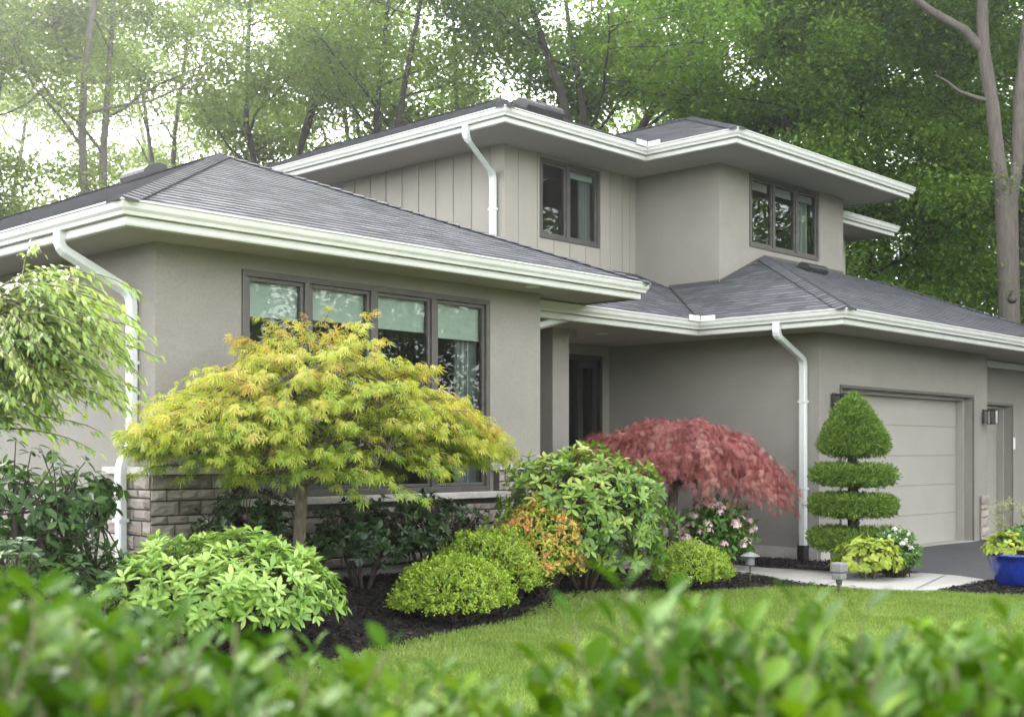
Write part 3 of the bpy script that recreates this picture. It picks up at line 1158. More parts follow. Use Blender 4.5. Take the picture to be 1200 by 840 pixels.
window(9.762, FWIN, (7.347, 8.18, 9.02), blinds=(.17, .16, .17, .19), curtain=((9.50, 9.82),), deep=2.6, fw=.06)
window(12.676, BWIN, (14.56,), blinds=(0, .1), curtain=((15.02, 15.28),), deep=2.)
window(11.02, UWIN, (17.86, 18.59), blinds=(.14, .14, .12), curtain=((18.75, 19.2),), deep=2., blind_mat='curtain')


# garage doors
def garage_door(rect, c, rows=5):
    x0, x1, z0, z1 = rect
    y = c + .26
    d = MB()
    h = (z1 - .02 - z0 - .03) / rows
    for i in range(rows):
        d.box((x0 + .03, y, z0 + .034 + i * h + .002), (x1 - .03, y + .05, z0 + .034 + (i + 1) * h - .002))
    o = H(d, 'garage_door', 'garage_paint', bevel=.003)
    b = MB()
    b.box((x0, y + .022, z0), (x1, y + .045, z1))
    H(b, 'backing', 'garage_paint', o)
    t = MB()
    t.box((x0 - .004, c + .14, z0), (x0 + .05, y - .004, z1 - .0))
    t.box((x1 - .05, c + .14, z0), (x1 + .004, y - .004, z1 - .0))
    t.box((x0 + .05, c + .14, z1 - .05), (x1 - .05, y - .004, z1 + .004))
    H(t, 'door_stop', 'garage_paint', o)
    t = MB()
    e = .004
    t.box((x0 - .045, c - .018, z0), (x0 - e, c - .002, z1 + .045))
    t.box((x1 + e, c - .018, z0), (x1 + .045, c - .002, z1 + .045))
    t.box((x0 - e, c - .018, z1 + e), (x1 + e, c - .002, z1 + .045))
    H(t, 'door_trim', 'bronze', o)


garage_door(GD, 8.653)
garage_door(GD2, 9.15)

# front door with tall glass
x0, x1, z0, z1 = DOOR
d = MB()
d.box((x0, 12.31, z0), (x0 + .06, 12.45, z1))
d.box((x1 - .06, 12.31, z0), (x1, 12.45, z1))
d.box((x0 + .06, 12.31, z1 - .07), (x1 - .06, 12.45, z1))
d.box((x0 + .34, 12.32, z0), (x0 + .42, 12.45, z1 - .07))
fd = H(d, 'front_door', 'dark_door', bevel=.004)
q = MB()
q.box((x0 + .42, 12.37, z0 + .01), (x0 + .52, 12.42, z1 - .08))
q.box((x1 - .17, 12.37, z0 + .01), (x1 - .065, 12.42, z1 - .08))
q.box((x0 + .52, 12.37, z1 - .2), (x1 - .17, 12.42, z1 - .08))
q.box((x0 + .52, 12.37, z0 + .01), (x1 - .17, 12.42, z0 + .25))
H(q, 'door_leaf', 'dark_door', fd)
for a, b in ((x0 + .06, x0 + .34), (x0 + .52, x1 - .17)):
    q = MB()
    q.face([(a, 12.395, z0 + .1), (b, 12.395, z0 + .1), (b, 12.395, z1 - .08), (a, 12.395, z1 - .08)])
    H(q, 'pane', 'glass', fd)
q = MB()
q.tube([(x0 + .47, 12.33, .9), (x0 + .47, 12.33, 1.5)], .014, 10)
q.tube([(x0 + .47, 12.33, 1.0), (x0 + .47, 12.375, 1.0)], .009, 8)
q.tube([(x0 + .47, 12.33, 1.4), (x0 + .47, 12.375, 1.4)], .009, 8)
H(q, 'handle', 'grey_lamp', fd)
q = MB()
for a_ in range(4):
    c4 = [(x0 - .3, 12.562), (x0 - .3, 14.2), (x1 + 1.3, 14.2), (x1 + 1.3, 12.562)]
    if a_ < 3:
        q.face([(*c4[a_], 0), (*c4[a_ + 1], 0), (*c4[a_ + 1], 3.15), (*c4[a_], 3.15)])
q.face([(*p_, 3.15) for p_ in c4])
q.face([(*p_, .02) for p_ in c4])
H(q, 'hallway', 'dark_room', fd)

# recessed soffit lights
for x, y, z in ((10.15, 9.35, 3.355), (13.3, 10.96, 3.155)):
    q = MB()
    q.lathe([(.0, -.004), (.062, -.004), (.068, -.012), (.088, -.010), (.09, .0)], (x, y, z), 24)
    dl = H(q, 'downlight', 'white_plastic')
# keypad beside the second garage door
q = MB()
q.box((23.13, 9.125, 1.56), (23.22, 9.148, 1.78))
H(q, 'keypad', 'white_plastic', bevel=.006)
# stacked stone at the foot of the pier between the garage doors
st = MB()
stones(st, 'y', 8.628, 20.48, 20.79, .02, .78)
H(st, 'pier_stone', 'stone')


# ------------------------------------------------------------------ lamps on the wall and in the beds
def wall_lantern(x, y, z, label):
    t = thing('wall_lantern', label, 'wall lamp', (x, y, z), 'black wall lanterns beside the garage door')
    b = MB()
    b.box((-.055, -.02, -.11), (.055, -.001, .13))
    b.build('back_plate', 'black_metal', t, bevel=.003)
    b = MB()
    b.box((-.012, -.075, .085), (.012, -.02, .105))
    b.box((-.075, -.225, .095), (.075, -.075, .112))
    b.box((-.07, -.22, -.125), (.07, -.08, -.112))
    for sx in (-.066, .066):
        for sy in (-.216, -.084):
            b.box((sx - .006, sy - .006, -.112), (sx + .006, sy + .006, .095))
    b.build('frame', 'black_metal', t)
    b = MB()
    for (p, q) in (((-.06, -.216), (.06, -.216)), ((-.06, -.084), (.06, -.084)), ((-.066, -.21), (-.066, -.09)), ((.066, -.21), (.066, -.09))):
        b.face([(*p, -.11), (*q, -.11), (*q, .094), (*p, .094)])
    b.build('pane', 'lamp_glass', t)
    b = MB()
    b.lathe([(0, -.11), (.024, -.11), (.024, -.02), (.02, 0), (0, .0)], (0, -.15, 0), 12)
    b.build('lamp_tube', 'grey_lamp', t)
    return t


wall_lantern(15.55, 8.632, 2.20, 'black box lantern on the stucco wall beside the top of the cone topiary')
wall_lantern(20.62, 8.632, 2.10, 'black box lantern with clear panes on the pier between the two garage doors')

t = thing('path_light', 'dark round-capped path light standing at the pale walkway beside the pink flowers', 'path light', (12.08, 7.76, float(gz(12.08, 7.76))), 'path lights along the walkway')
b = MB()
b.tube([(0, 0, -.05), (0, 0, .22)], .011, 10)
b.build('stake', 'bronze', t)
b = MB()
b.lathe([(.02, .21), (.05, .215), (.052, .30), (.045, .31), (0, .31)], seg=20)
b.build('lamp_body', 'grey_lamp', t, smooth=False)
b = MB()
b.lathe([(.0, .36), (.03, .358), (.06, .342), (.112, .318), (.112, .311), (.04, .309)], seg=24)
b.build('cap', 'grey_lamp', t)
t = thing('path_light', 'light grey boxy spot lamp on a stake at the lawn edge below the topiary', 'path light', (11.79, 6.48, 0), 'path lights along the walkway')
b = MB()
b.tube([(0, 0, -.05), (0, 0, .15)], .013, 10)
b.lathe([(.0, .10), (.026, .11), (.036, .15), (.034, .17), (0, .17)], seg=14)
b.build('stake', 'bronze', t)
b = MB()
b.box((-.058, -.058, .165), (.058, .058, .235))
b.build('lamp_body', 'grey_lamp', t, bevel=.012)
b = MB()
b.box((-.068, -.068, .238), (.068, .068, .345))
b.build('cap', 'grey_lamp', t, bevel=.018)

# garden chair on the porch, mostly hidden by the red maple
t = thing('patio_chair', 'black metal patio chair with a white seat cushion behind the red maple trunk', 'chair', (13.55, 10.15, .0))
t.rotation_euler = (0, 0, R(-25))
b = MB()
for x in (-.27, .27):
    b.tube([(x, -.27, 0), (x, -.27, .62), (x, .22, .64)], .014, 8)
    b.tube([(x, .27, 0), (x, .25, .5), (x, .34, .95)], .014, 8)
b.tube([(-.27, -.27, .36), (.27, -.27, .36)], .013, 8)
b.tube([(-.27, .26, .36), (.27, .26, .36)], .013, 8)
b.tube([(-.27, .34, .95), (.27, .34, .95)], .014, 8)
b.tube([(-.27, .28, .55), (.27, .34, .93)], .009, 6)
b.tube([(.27, .28, .55), (-.27, .34, .93)], .009, 6)
b.build('frame', 'black_metal', t)
b = MB()
b.box((-.26, -.27, .37), (.26, .25, .46))
b.build('cushion', 'cushion', t, bevel=.03)

# rock at the edge of the bed
b = MB()
o_ = []
for i in range(9):
    for j in range(14):
        th, ph = math.pi * i / 8, 2 * math.pi * j / 14
        d = Vector((math.sin(th) * math.cos(ph), math.sin(th) * math.sin(ph), math.cos(th)))
        r = 1 + .3 * noise.noise(d * 1.7) + .12 * noise.noise(d * 5)
        o_.append((d.x * .15 * r, d.y * .11 * r, d.z * .1 * r))
b.v = o_
for i in range(8):
    for j in range(14):
        b.f.append((i * 14 + j, i * 14 + (j + 1) % 14, (i + 1) * 14 + (j + 1) % 14, (i + 1) * 14 + j))
        b.var.append(.5)
r_ = b.build('rock', 'rock', None)
r_.location = (4.3, 7.55, .06)
r_['label'] = 'reddish grey rock lying in the bed below the lime leafed bush'
r_['category'] = 'rock'


# ------------------------------------------------------------------ shrubs
def base_z(x, y):
    return float(gz(x, y)) + .015


def curved(a, b, rng, sag=.08, k=5, up=0.):
    a, b = np.array(a, float), np.array(b, float)
    m = (a + b) / 2 + rng.normal(size=3) * sag * np.linalg.norm(b - a) + np.array((0, 0, up * np.linalg.norm(b - a)))
    return [tuple(a * (1 - t) ** 2 + m * 2 * t * (1 - t) + b * t * t) for t in np.linspace(0, 1, k)]


def dome_points(rng, n, rx, ry, h, zlo=.0, rough=.12, bottom=.25, fill=.25):
    """points through the outer layer of an uneven dome standing on the ground (local coordinates), with outward normals"""
    d = rnd_dirs(rng, n * 3)
    d = d[d[:, 2] > -bottom][:n]
    off = rng.random(3) * 50
    bump_ = np.array([noise.noise(Vector(q * 2.1) + Vector(off)) + .5 * noise.noise(Vector(q * 5.) + Vector(off)) for q in d])
    r = (1 + rough * 1.6 * bump_) * (1 - fill * rng.random(len(d)) ** 1.6)
    c = h * (.42 if bottom > .1 else .0) + zlo
    P = d * r[:, None] * np.array((rx, ry, 1.))
    P[:, 2] = np.where(P[:, 2] > 0, P[:, 2] * (h - c), P[:, 2] * c * 1.15) + c
    Nn = unit(d / np.array((rx, ry, max(h - c, .1))))
    return P, Nn, r


def whorl_shrub(name, label, loc, rx, ry, h, mat, n_tips, leaf, seed, per=7, w=.17, lo=0., stems=9, up=.35, wid=.55, bottom=.25, rough=.14, fill=.28, stem_mat='stem_dark', flat=.0, lift=(.15, .75)):
    """evergreen whose branch tips each carry a rosette of leaves"""
    rng = np.random.default_rng(seed)
    t = thing(name, label, 'bush', loc)
    P, Nn, r = dome_points(rng, n_tips, rx, ry, h, lo, rough, bottom, fill)
    n = len(P)
    axis = unit(Nn + np.array((0, 0, up)) + rng.normal(size=(n, 3)) * .22)
    ref = unit(np.cross(axis, rnd_dirs(rng, n)))
    ref2 = np.cross(axis, ref)
    Ls, Ds, Us, Sz, Vr = [], [], [], [], []
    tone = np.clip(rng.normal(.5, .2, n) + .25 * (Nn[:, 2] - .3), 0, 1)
    for k in range(per):
        a = 2 * math.pi * k / per * 1.0 + rng.random(n) * .7 + (k % 2) * .4
        el = rng.uniform(lift[0], lift[1], n) * (1.2 if k % 3 == 0 else .8)
        rad = ref * np.cos(a)[:, None] + ref2 * np.sin(a)[:, None]
        D = unit(rad * np.cos(el)[:, None] + axis * np.sin(el)[:, None])
        Ls.append(P + axis * (-.02 + .02 * rng.random(n))[:, None])
        Ds.append(D)
        Us.append(axis)
        Sz.append(leaf * rng.uniform(.62, 1.12, n))
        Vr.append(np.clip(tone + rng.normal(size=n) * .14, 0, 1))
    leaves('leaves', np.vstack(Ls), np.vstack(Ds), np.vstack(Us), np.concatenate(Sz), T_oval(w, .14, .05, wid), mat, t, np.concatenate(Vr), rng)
    b = MB()
    hubs = []
    for i in range(stems):
        a = 2 * math.pi * i / stems + rng.random() * .5
        q = np.array((math.cos(a) * rx * .5, math.sin(a) * ry * .5, h * rng.uniform(.38, .6) + lo * .4))
        st_ = curved((math.cos(a) * .05, math.sin(a) * .05, -.05), q, rng, .1, 6)
        b.tube(st_, np.linspace(.016, .009, 6) * (1 + h * .35), 6)
        hubs.append(q)
    hubs = np.array(hubs)
    for i in range(0, n, max(1, n // 150)):
        j = np.argmin(np.linalg.norm(hubs - P[i], axis=1))
        b.tube(curved(hubs[j], P[i] - axis[i] * .02, rng, .1, 4), np.linspace(.008, .004, 4), 5, cap=False)
    b.build('stems', stem_mat, t, smooth=True)
    return t


def mound_shrub(name, label, loc, rx, ry, h, mat, n, leaf, seed, w=.28, rough=.1, tips=None, fill=.22, stem_mat='stem_dark', tmat=None):
    """dense low mound of tiny leaves"""
    rng = np.random.default_rng(seed)
    t = thing(name, label, 'bush', loc)
    # leaves grow in little upright sprigs
    ns = n // 8
    P, Nn, r = dome_points(rng, ns, rx, ry, h, 0, rough, .35, fill)
    ns = len(P)
    ax = unit(Nn + np.array((0, 0, .5)) + rng.normal(size=(ns, 3)) * .35)
    tone = np.clip(rng.normal(.5, .18, ns), 0, 1)
    Ls, Ds, Us, Vr = [], [], [], []
    for k in range(8):
        Ls.append(P + ax * (k / 8 * leaf * 2.4 - leaf) [..., None] if False else P + ax * (k / 8 * leaf * 2.4 - leaf) + rng.normal(size=(ns, 3)) * leaf * .18)
        Ds.append(unit(ax * rng.uniform(.1, .9, ns)[:, None] + rnd_dirs(rng, ns)))
        Us.append(ax + rng.normal(size=(ns, 3)) * .3)
        Vr.append(np.clip(tone + .1 * (k - 4) / 4 + rng.normal(size=ns) * .13, 0, 1))
    leaves('leaves', np.vstack(Ls), np.vstack(Ds), np.vstack(Us), leaf * rng.uniform(.65, 1.2, ns * 8), (np.array([(0, 0, 0), (.4, w, .05), (1, 0, -.06), (.4, -w, .05)], float), [(0, 1, 2), (0, 2, 3)]), mat, t, np.concatenate(Vr), rng)
    b = MB()
    for i in range(0, ns, max(1, ns // 120)):
        b.tube(curved((rng.normal() * .06, rng.normal() * .06, -.04), P[i], rng, .12, 4), np.linspace(.007, .003, 4), 5, cap=False)
    b.build('stems', stem_mat, t, smooth=True)
    if tips:
        m, tm, sz = tips
        Pt, Nt, _ = dome_points(rng, m, rx * 1.03, ry * 1.03, h * 1.03, 0, rough, .2, .06)
        k = len(Pt)
        a2 = unit(Nt + np.array((0, 0, .6)))
        PP, DD, UU, VV = [], [], [], []
        tone = np.clip(rng.normal(.6, .22, k), 0, 1)
        for i in range(9):
            PP.append(Pt + rng.normal(size=(k, 3)) * .012)
            DD.append(unit(a2 * .5 + rnd_dirs(rng, k)))
            UU.append(a2)
            VV.append(np.clip(tone + rng.normal(size=k) * .1, 0, 1))
        leaves('new_growth', np.vstack(PP), np.vstack(DD), np.vstack(UU), sz * rng.uniform(.7, 1.2, k * 9), T_oval(.2, .15, .04), tm, t, np.concatenate(VV), rng)
    return t


whorl_shrub('rhododendron_bush', 'bright lime green bush with long rosette leaves at the front of the bed', (5.20, 7.95, base_z(5.2, 7.95)), .92, .80, .84, 'leaf_lime_rhodo', 680, .112, 31, 8, .165, 0., 8, up=.6, rough=.1)
whorl_shrub('rhododendron_bush', 'large yellow green bush with bare dark stems beside the red maple', (9.72, 8.24, base_z(9.72, 8.24)), .96, .80, 1.44, 'leaf_rhodo', 660, .115, 32, 8, .18, .22, 11, up=.4, bottom=.62, rough=.16, fill=.3)
whorl_shrub('dark_shrub', 'dark evergreen shrub under the big window behind the yellow maple trunk', (6.22, 9.15, base_z(6.22, 9.15)), .55, .38, .95, 'leaf_dark_shrub', 230, .10, 33, 7, .17, .05, 6, rough=.22, fill=.5, bottom=.4)
whorl_shrub('dark_shrub', 'glossy dark shrub below the window sill, between trunk and gold mound', (7.40, 8.98, base_z(7.4, 8.98)), .55, .42, .88, 'leaf_dark_shrub', 260, .085, 34, 7, .2, .05, 7, rough=.2, fill=.5, bottom=.35)
whorl_shrub('dark_shrub', 'dark green shrub below the window sill, behind the orange tipped bush', (8.35, 9.08, base_z(8.35, 9.08)), .62, .42, .85, 'leaf_dark_shrub', 260, .085, 35, 7, .2, .05, 7, rough=.2, fill=.5, bottom=.35)
mound_shrub('spirea_mound', 'low dense yellow green mound nearest the lawn edge', (7.42, 7.78, base_z(7.42, 7.78)), .56, .46, .54, 'leaf_mound', 17000, .030, 41)
mound_shrub('spirea_mound', 'rounded yellow green mound behind the lowest mound', (8.22, 8.12, base_z(8.22, 8.12)), .52, .46, .68, 'leaf_mound', 15000, .030, 42, rough=.14)
mound_shrub('goldflame_bush', 'bush with orange and pink leaf tips behind the yellow green mounds', (8.93, 8.16, base_z(8.93, 8.16)), .50, .42, .88, 'leaf_mound', 7000, .038, 43, tips=(480, 'leaf_gold', .055), rough=.16, fill=.4)
mound_shrub('spirea_mound', 'small yellow green mound at the foot of the red maple', (10.97, 7.80, base_z(10.97, 7.8)), .46, .40, .50, 'leaf_mound', 11000, .029, 44, rough=.13)

# bush with pale pink flower heads
PB = (12.95, 8.80)
t = mound_shrub('flowering_bush', 'leafy bush covered in pale pink flower heads beside the downspout wall', (*PB, base_z(*PB)), .44, .42, .80, 'leaf_green', 3600, .085, 45, w=.26, rough=.2, fill=.4)
t['category'] = 'flower bush'


def flower_heads(t, n, rx, ry, h, mat, seed, r=.05, size=.022, zmin=.35, bias=(0, 0, 0)):
    rng = np.random.default_rng(seed)
    P, Nn, _ = dome_points(rng, n * 2, rx, ry, h, 0, .1, .0, .05)
    P = P[P[:, 2] > zmin * h][:n] + np.array(bias)
    for p in P:
        k = 26
        d = rnd_dirs(rng, k)
        d[:, 2] = abs(d[:, 2])
        q = p + d * r * rng.uniform(.7, 1.1)
        PP = np.repeat(q, 4, 0)
        ax = unit(np.repeat(d, 4, 0) + .1)
        rf = unit(np.cross(ax, rnd_dirs(rng, k * 4)))
        leaves('flower_head', PP, rf + ax * .25, ax, size, T_oval(.34, .1, .05, .6), mat, t, np.clip(rng.normal(rng.uniform(.3, .8), .2, k * 4), 0, 1), rng)


flower_heads(t, 70, .52, .50, .90, 'petal_pink', 46, .055, .025, .25)

# dark leafy plants at the left side wall
whorl_shrub('laurel_bush', 'tall dark green large-leaved bush against the side wall, under the weeping tree', (4.05, 8.95, base_z(4.05, 8.95)), .62, .55, 1.42, 'leaf_left_dark', 230, .115, 51, 6, .2, .05, 9, up=.2, bottom=.6, rough=.25, fill=.5, lift=(-.5, .4))
whorl_shrub('laurel_bush', 'slender dark shrub with drooping leaves in front of the white downspout', (4.78, 9.30, base_z(4.78, 9.3)), .36, .30, 1.16, 'leaf_left_dark', 70, .115, 52, 6, .2, .35, 3, up=.2, bottom=.5, rough=.25, fill=.5, lift=(-.6, .3))
for i, (x, y, rx, h, lab, sd) in enumerate((
        (3.55, 8.30, .5, .62, 'dark ferny ground plant below the tall dark bush', 61),
        (4.30, 8.55, .45, .55, 'low dark leafy plant at the foot of the side wall', 62),
        (4.90, 8.62, .34, .44, 'leafy dark plant beside the foot of the white downspout', 63),
        (5.40, 9.22, .24, .34, 'small dark plant at the foot of the stone corner', 64),
        (4.15, 7.75, .45, .40, 'low green plant between the hedge and the dark ferns', 65))):
    whorl_shrub('leafy_plant', lab, (x, y, base_z(x, y)), rx * 1.2, rx * 1.05, h * 1.25, 'leaf_left_dark', 190, .105, sd, 7, .2, 0, 5, up=.5, rough=.25, fill=.5, lift=(-.1, .5))['category'] = 'plant'


# weeping tree reaching in at the left: arching twigs with hanging pointed leaves
def weeping_tree():
    rng = np.random.default_rng(71)
    base = np.array((2.98, 7.84, 0.))
    t = thing('weeping_tree', 'light green weeping tree with pointed hanging leaves before the side wall', 'tree', tuple(base))
    b = MB()
    trunk = [(0, 0, -.1), (.03, .02, .7), (.12, -.02, 1.4), (.25, -.03, 2.0), (.35, -.05, 2.45)]
    b.tube(trunk, [.06, .052, .045, .038, .028], 10)
    tw = MB()
    PP, DD, UU, SS, VV = [], [], [], [], []
    for i in range(290):
        # twigs spring from the crown and arch outwards and down
        s0 = rng.random() ** .7
        st = np.array((.15 + .35 * s0, -.03, 1.5 + 1.0 * s0)) + rng.normal(size=3) * (.1, .1, .08)
        az = rng.uniform(-1.35, 1.1) + (math.pi if rng.random() < .16 else 0)
        L = rng.uniform(.45, 1.0)
        d0 = np.array((math.cos(az) * .69 + math.sin(az) * .5, -math.cos(az) * .72 + math.sin(az) * .5, rng.uniform(.05, .6)))
        d0 /= np.linalg.norm(d0)
        p, d, pts = st.copy(), d0.copy(), [st.copy()]
        k = 9
        for j in range(k):
            p = p + d * L / k
            d = d + np.array((0, 0, -.10 - .008 * j)) + rng.normal(size=3) * .05
            d /= np.linalg.norm(d)
            pts.append(p.copy())
        if pts[-1][2] < 1.62 and rng.random() > .12:
            continue
        tw.tube([tuple(q) for q in pts], np.linspace(.009, .0025, k + 1), 5, cap=False)
        tone = rng.normal(.45, .16) + .22 * (st[2] - 2.) + .1
        for j in range(2, k + 1):
            for sgn in (-1, 1):
                for _ in range(2):
                    q = pts[j] + rng.normal(size=3) * .015 - (pts[j] - pts[j - 1]) * rng.random()
                    tdir = unit(pts[j] - pts[j - 1])
                    side = np.cross(tdir, (0, 0, 1.))
                    side /= np.linalg.norm(side) + 1e-6
                    D = tdir * .8 + side * sgn * rng.uniform(.25, .8) + np.array((0, 0, -rng.uniform(.1, .6)))
                    PP.append(q)
                    DD.append(D)
                    UU.append(np.array((0, 0, 1.)) + rng.normal(size=3) * .3 + side * sgn * .3)
                    SS.append(rng.uniform(.05, .082))
                    VV.append(np.clip(tone + rng.normal() * .17, 0, 1))
    b.build('trunk', 'bark_maple', t, smooth=True)
    tw.build('twigs', 'stem_green', t, smooth=True)
    leaves('leaves', PP, DD, UU, SS, T_oval(.155, .2, .05, .42, 1.15), 'leaf_weeping', t, np.array(VV), rng)


weeping_tree()


# ------------------------------------------------------------------ Japanese maples
def yellow_maple():
    rng = np.random.default_rng(81)
    bx, by = 6.33, 8.50
    t = thing('japanese_maple', 'spreading yellow green Japanese maple with layered leaves before the big window', 'tree', (bx, by, base_z(bx, by)))
    xs = [-1.4, -1.05, -.6, -.1, .3, .75, 1.35, 1.82, 2.12]
    zt = [1.56, 1.86, 2.14, 2.40, 2.46, 2.28, 1.92, 1.64, 1.46]
    zb = [1.32, 1.16, 1.04, .98, .93, 1.0, 1.12, 1.2, 1.26]
    yd = [.35, .6, .8, .88, .88, .85, .7, .5, .3]
    b = MB()
    fork = np.array((.0, .0, 1.12))
    b.tube([(0, 0, -.1), (.012, .0, .3), (-.008, .01, .6), (.006, .0, .88), tuple(fork)], [.07, .058, .054, .052, .054], 12)
    PP, DD, UU, SS, VV = [], [], [], [], []
    # limbs
    limb_pts = []
    for (ex, ey, ez) in ((-1.2, -.2, 1.42), (-.8, .35, 1.7), (-.35, -.35, 1.95), (.2, .2, 2.1), (.7, -.3, 1.95), (1.1, .25, 1.7), (1.4, -.2, 1.5), (1.65, .1, 1.42), (-.9, -.5, 1.2), (.8, .5, 1.5), (.4, -.65, 1.35)):
        c = curved(fork + (0, 0, rng.uniform(-.08, .12)), (ex, ey, ez), rng, .08, 9, .06)
        b.tube(c, np.linspace(.036, .012, 9), 7, cap=False)
        limb_pts += [np.array(q) for q in c[3:]]
    limb_pts = np.array(limb_pts)
    tw = MB()
    ns = 860
    for i in range(ns):
        x = rng.uniform(-1.42, 2.14)
        top, bot, dep = np.interp(x, xs, zt), np.interp(x, xs, zb), np.interp(x, xs, yd)
        a = rng.uniform(-1, 1)
        y = a * dep
        shell = math.sqrt(max(0, 1 - a * a))
        u = rng.random() ** .62
        z = bot + .08 + (top - bot - .08) * u * (.35 + .65 * shell)
        # flat layers
        z = z * .52 + .48 * (round(z / .19 + .4 * math.sin(x * 2.3 + y * 3)) * .19 + .03 * math.sin(x * 5 + y * 4))
        p = np.array((x, y, z))
        src = limb_pts[np.argmin(np.linalg.norm((limb_pts - p) * (1, 1, 1.4), axis=1))]
        out = p - np.array((.15, 0, 1.2))
        out[2] *= .25
        out /= np.linalg.norm(out) + 1e-6
        st = p - out * .16
        if i % 2 == 0:
            tw.tube(curved(src, st, rng, .08, 4, .05), np.linspace(.009, .004, 4), 5, cap=False)
        Ls = rng.uniform(.24, .40)
        k = 7
        q, d = st.copy(), out + np.array((0, 0, .16))
        spts = [q.copy()]
        for j in range(k):
            q = q + d * Ls / k
            d = d + np.array((0, 0, -.11)) + rng.normal(size=3) * .07
            d /= np.linalg.norm(d)
            spts.append(q.copy())
        tw.tube([tuple(s_) for s_ in spts], np.linspace(.0045, .0015, k + 1), 4, cap=False)
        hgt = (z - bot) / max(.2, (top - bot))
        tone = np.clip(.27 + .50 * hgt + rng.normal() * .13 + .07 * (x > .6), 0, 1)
        for j in range(1, k + 1):
            tdir = unit(spts[j] - spts[j - 1])
            side = unit(np.cross(tdir, (0, 0, 1.)))
            for sgn in (-1, 1, 0) if j < k else (-1, 0, 1, 0):
                D = tdir * (.9 if sgn == 0 else .45) + side * sgn * rng.uniform(.3, 1.1) + np.array((0, 0, -.2 - .42 * rng.random())) + rng.normal(size=3) * .15
                PP.append(spts[j] + rng.normal(size=3) * .02 + side * sgn * .025)
                DD.append(D)
                UU.append(np.array((0, 0, 1.)) + rng.normal(size=3) * .42)
                SS.append(rng.uniform(.048, .098))
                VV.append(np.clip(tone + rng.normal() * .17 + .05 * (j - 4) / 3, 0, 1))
    b.build('trunk', 'bark_maple', t, smooth=True)
    tw.build('twigs', 'bark_maple', t, smooth=True)
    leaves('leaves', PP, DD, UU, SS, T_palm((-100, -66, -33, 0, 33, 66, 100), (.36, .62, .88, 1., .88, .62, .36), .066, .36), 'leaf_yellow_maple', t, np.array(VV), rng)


yellow_maple()


def red_maple():
    rng = np.random.default_rng(82)
    bx, by = 12.70, 9.28
    t = thing('laceleaf_maple', 'dark red lace-leaf maple with a drooping umbrella crown before the entry wall', 'tree', (bx, by, base_z(bx, by)))
    rt = np.array((.69, -.724, 0))
    fw_ = np.array((.724, .69, 0))
    b = MB()
    b.tube([(0, 0, -.1), (.01, 0, .35), (-.02, .01, .75), (0, 0, 1.1)], [.078, .07, .064, .058], 12)
    hub = np.array((0, 0, 1.05))
    tw = MB()
    PP, DD, UU, SS, VV = [], [], [], [], []
    # strands run out from the hub over a lopsided dome, then hang
    for i in range(1250):
        az = rng.random() * 6.283
        ca, sa = math.cos(az), math.sin(az)
        Rr = (1.52 if ca > 0 else 1.62) * ca * ca + .95 * sa * sa
        Rr *= rng.uniform(.86, 1.06)
        s_end = rng.uniform(.25, 1.) ** .7
        top = 1.86 - .03 * rng.random()
        lay = rng.random() ** 1.2 * .50
        n = 8
        pts = []
        for j in range(n):
            s_ = s_end - .33 * (1 - j / (n - 1))
            s_ = max(.02, s_)
            rad = Rr * s_
            droop = .66 + .22 * max(0., ca) - .18 * max(0., -ca)
            z = top - droop * s_ ** 2.3 - lay * (.35 + .5 * s_ * .6) + .03 * math.sin(az * 7 + s_ * 9)
            # tiers
            z += .05 * math.sin(s_ * 15 + az * 3)
            q = rt * (ca * rad + .10) + fw_ * sa * rad + np.array((0, 0, z))
            pts.append(q + rng.normal(size=3) * .012)
        if i % 6 == 0:
            tw.tube(curved(hub, pts[0], rng, .1, 5, .12), np.linspace(.014, .004, 5), 5, cap=False)
        tone = np.clip(rng.normal(.46, .24), 0, 1)
        for j in range(1, n):
            tdir = unit(pts[j] - pts[j - 1])
            side = unit(np.cross(tdir, (0, 0, 1.)))
            for sgn in (-1, 1, 0):
                D = tdir * 1.0 + side * sgn * rng.uniform(.15, .6) + np.array((0, 0, -.1 - .35 * rng.random())) + rng.normal(size=3) * .18
                PP.append(pts[j] + rng.normal(size=3) * .022)
                DD.append(D)
                UU.append(np.array((0, 0, 1.)) + rng.normal(size=3) * .4)
                SS.append(rng.uniform(.07, .12))
                VV.append(np.clip(tone + rng.normal() * .2, 0, 1))
    b.build('trunk', 'bark_maple', t, smooth=True)
    tw.build('twigs', 'stem_dark', t, smooth=True)
    leaves('leaves', PP, DD, UU, SS, T_palm((-48, -24, -6, 10, 27, 50), (.55, .8, 1., .95, .8, .5), .026, .38), 'leaf_red_maple', t, np.array(VV), rng)


red_maple()


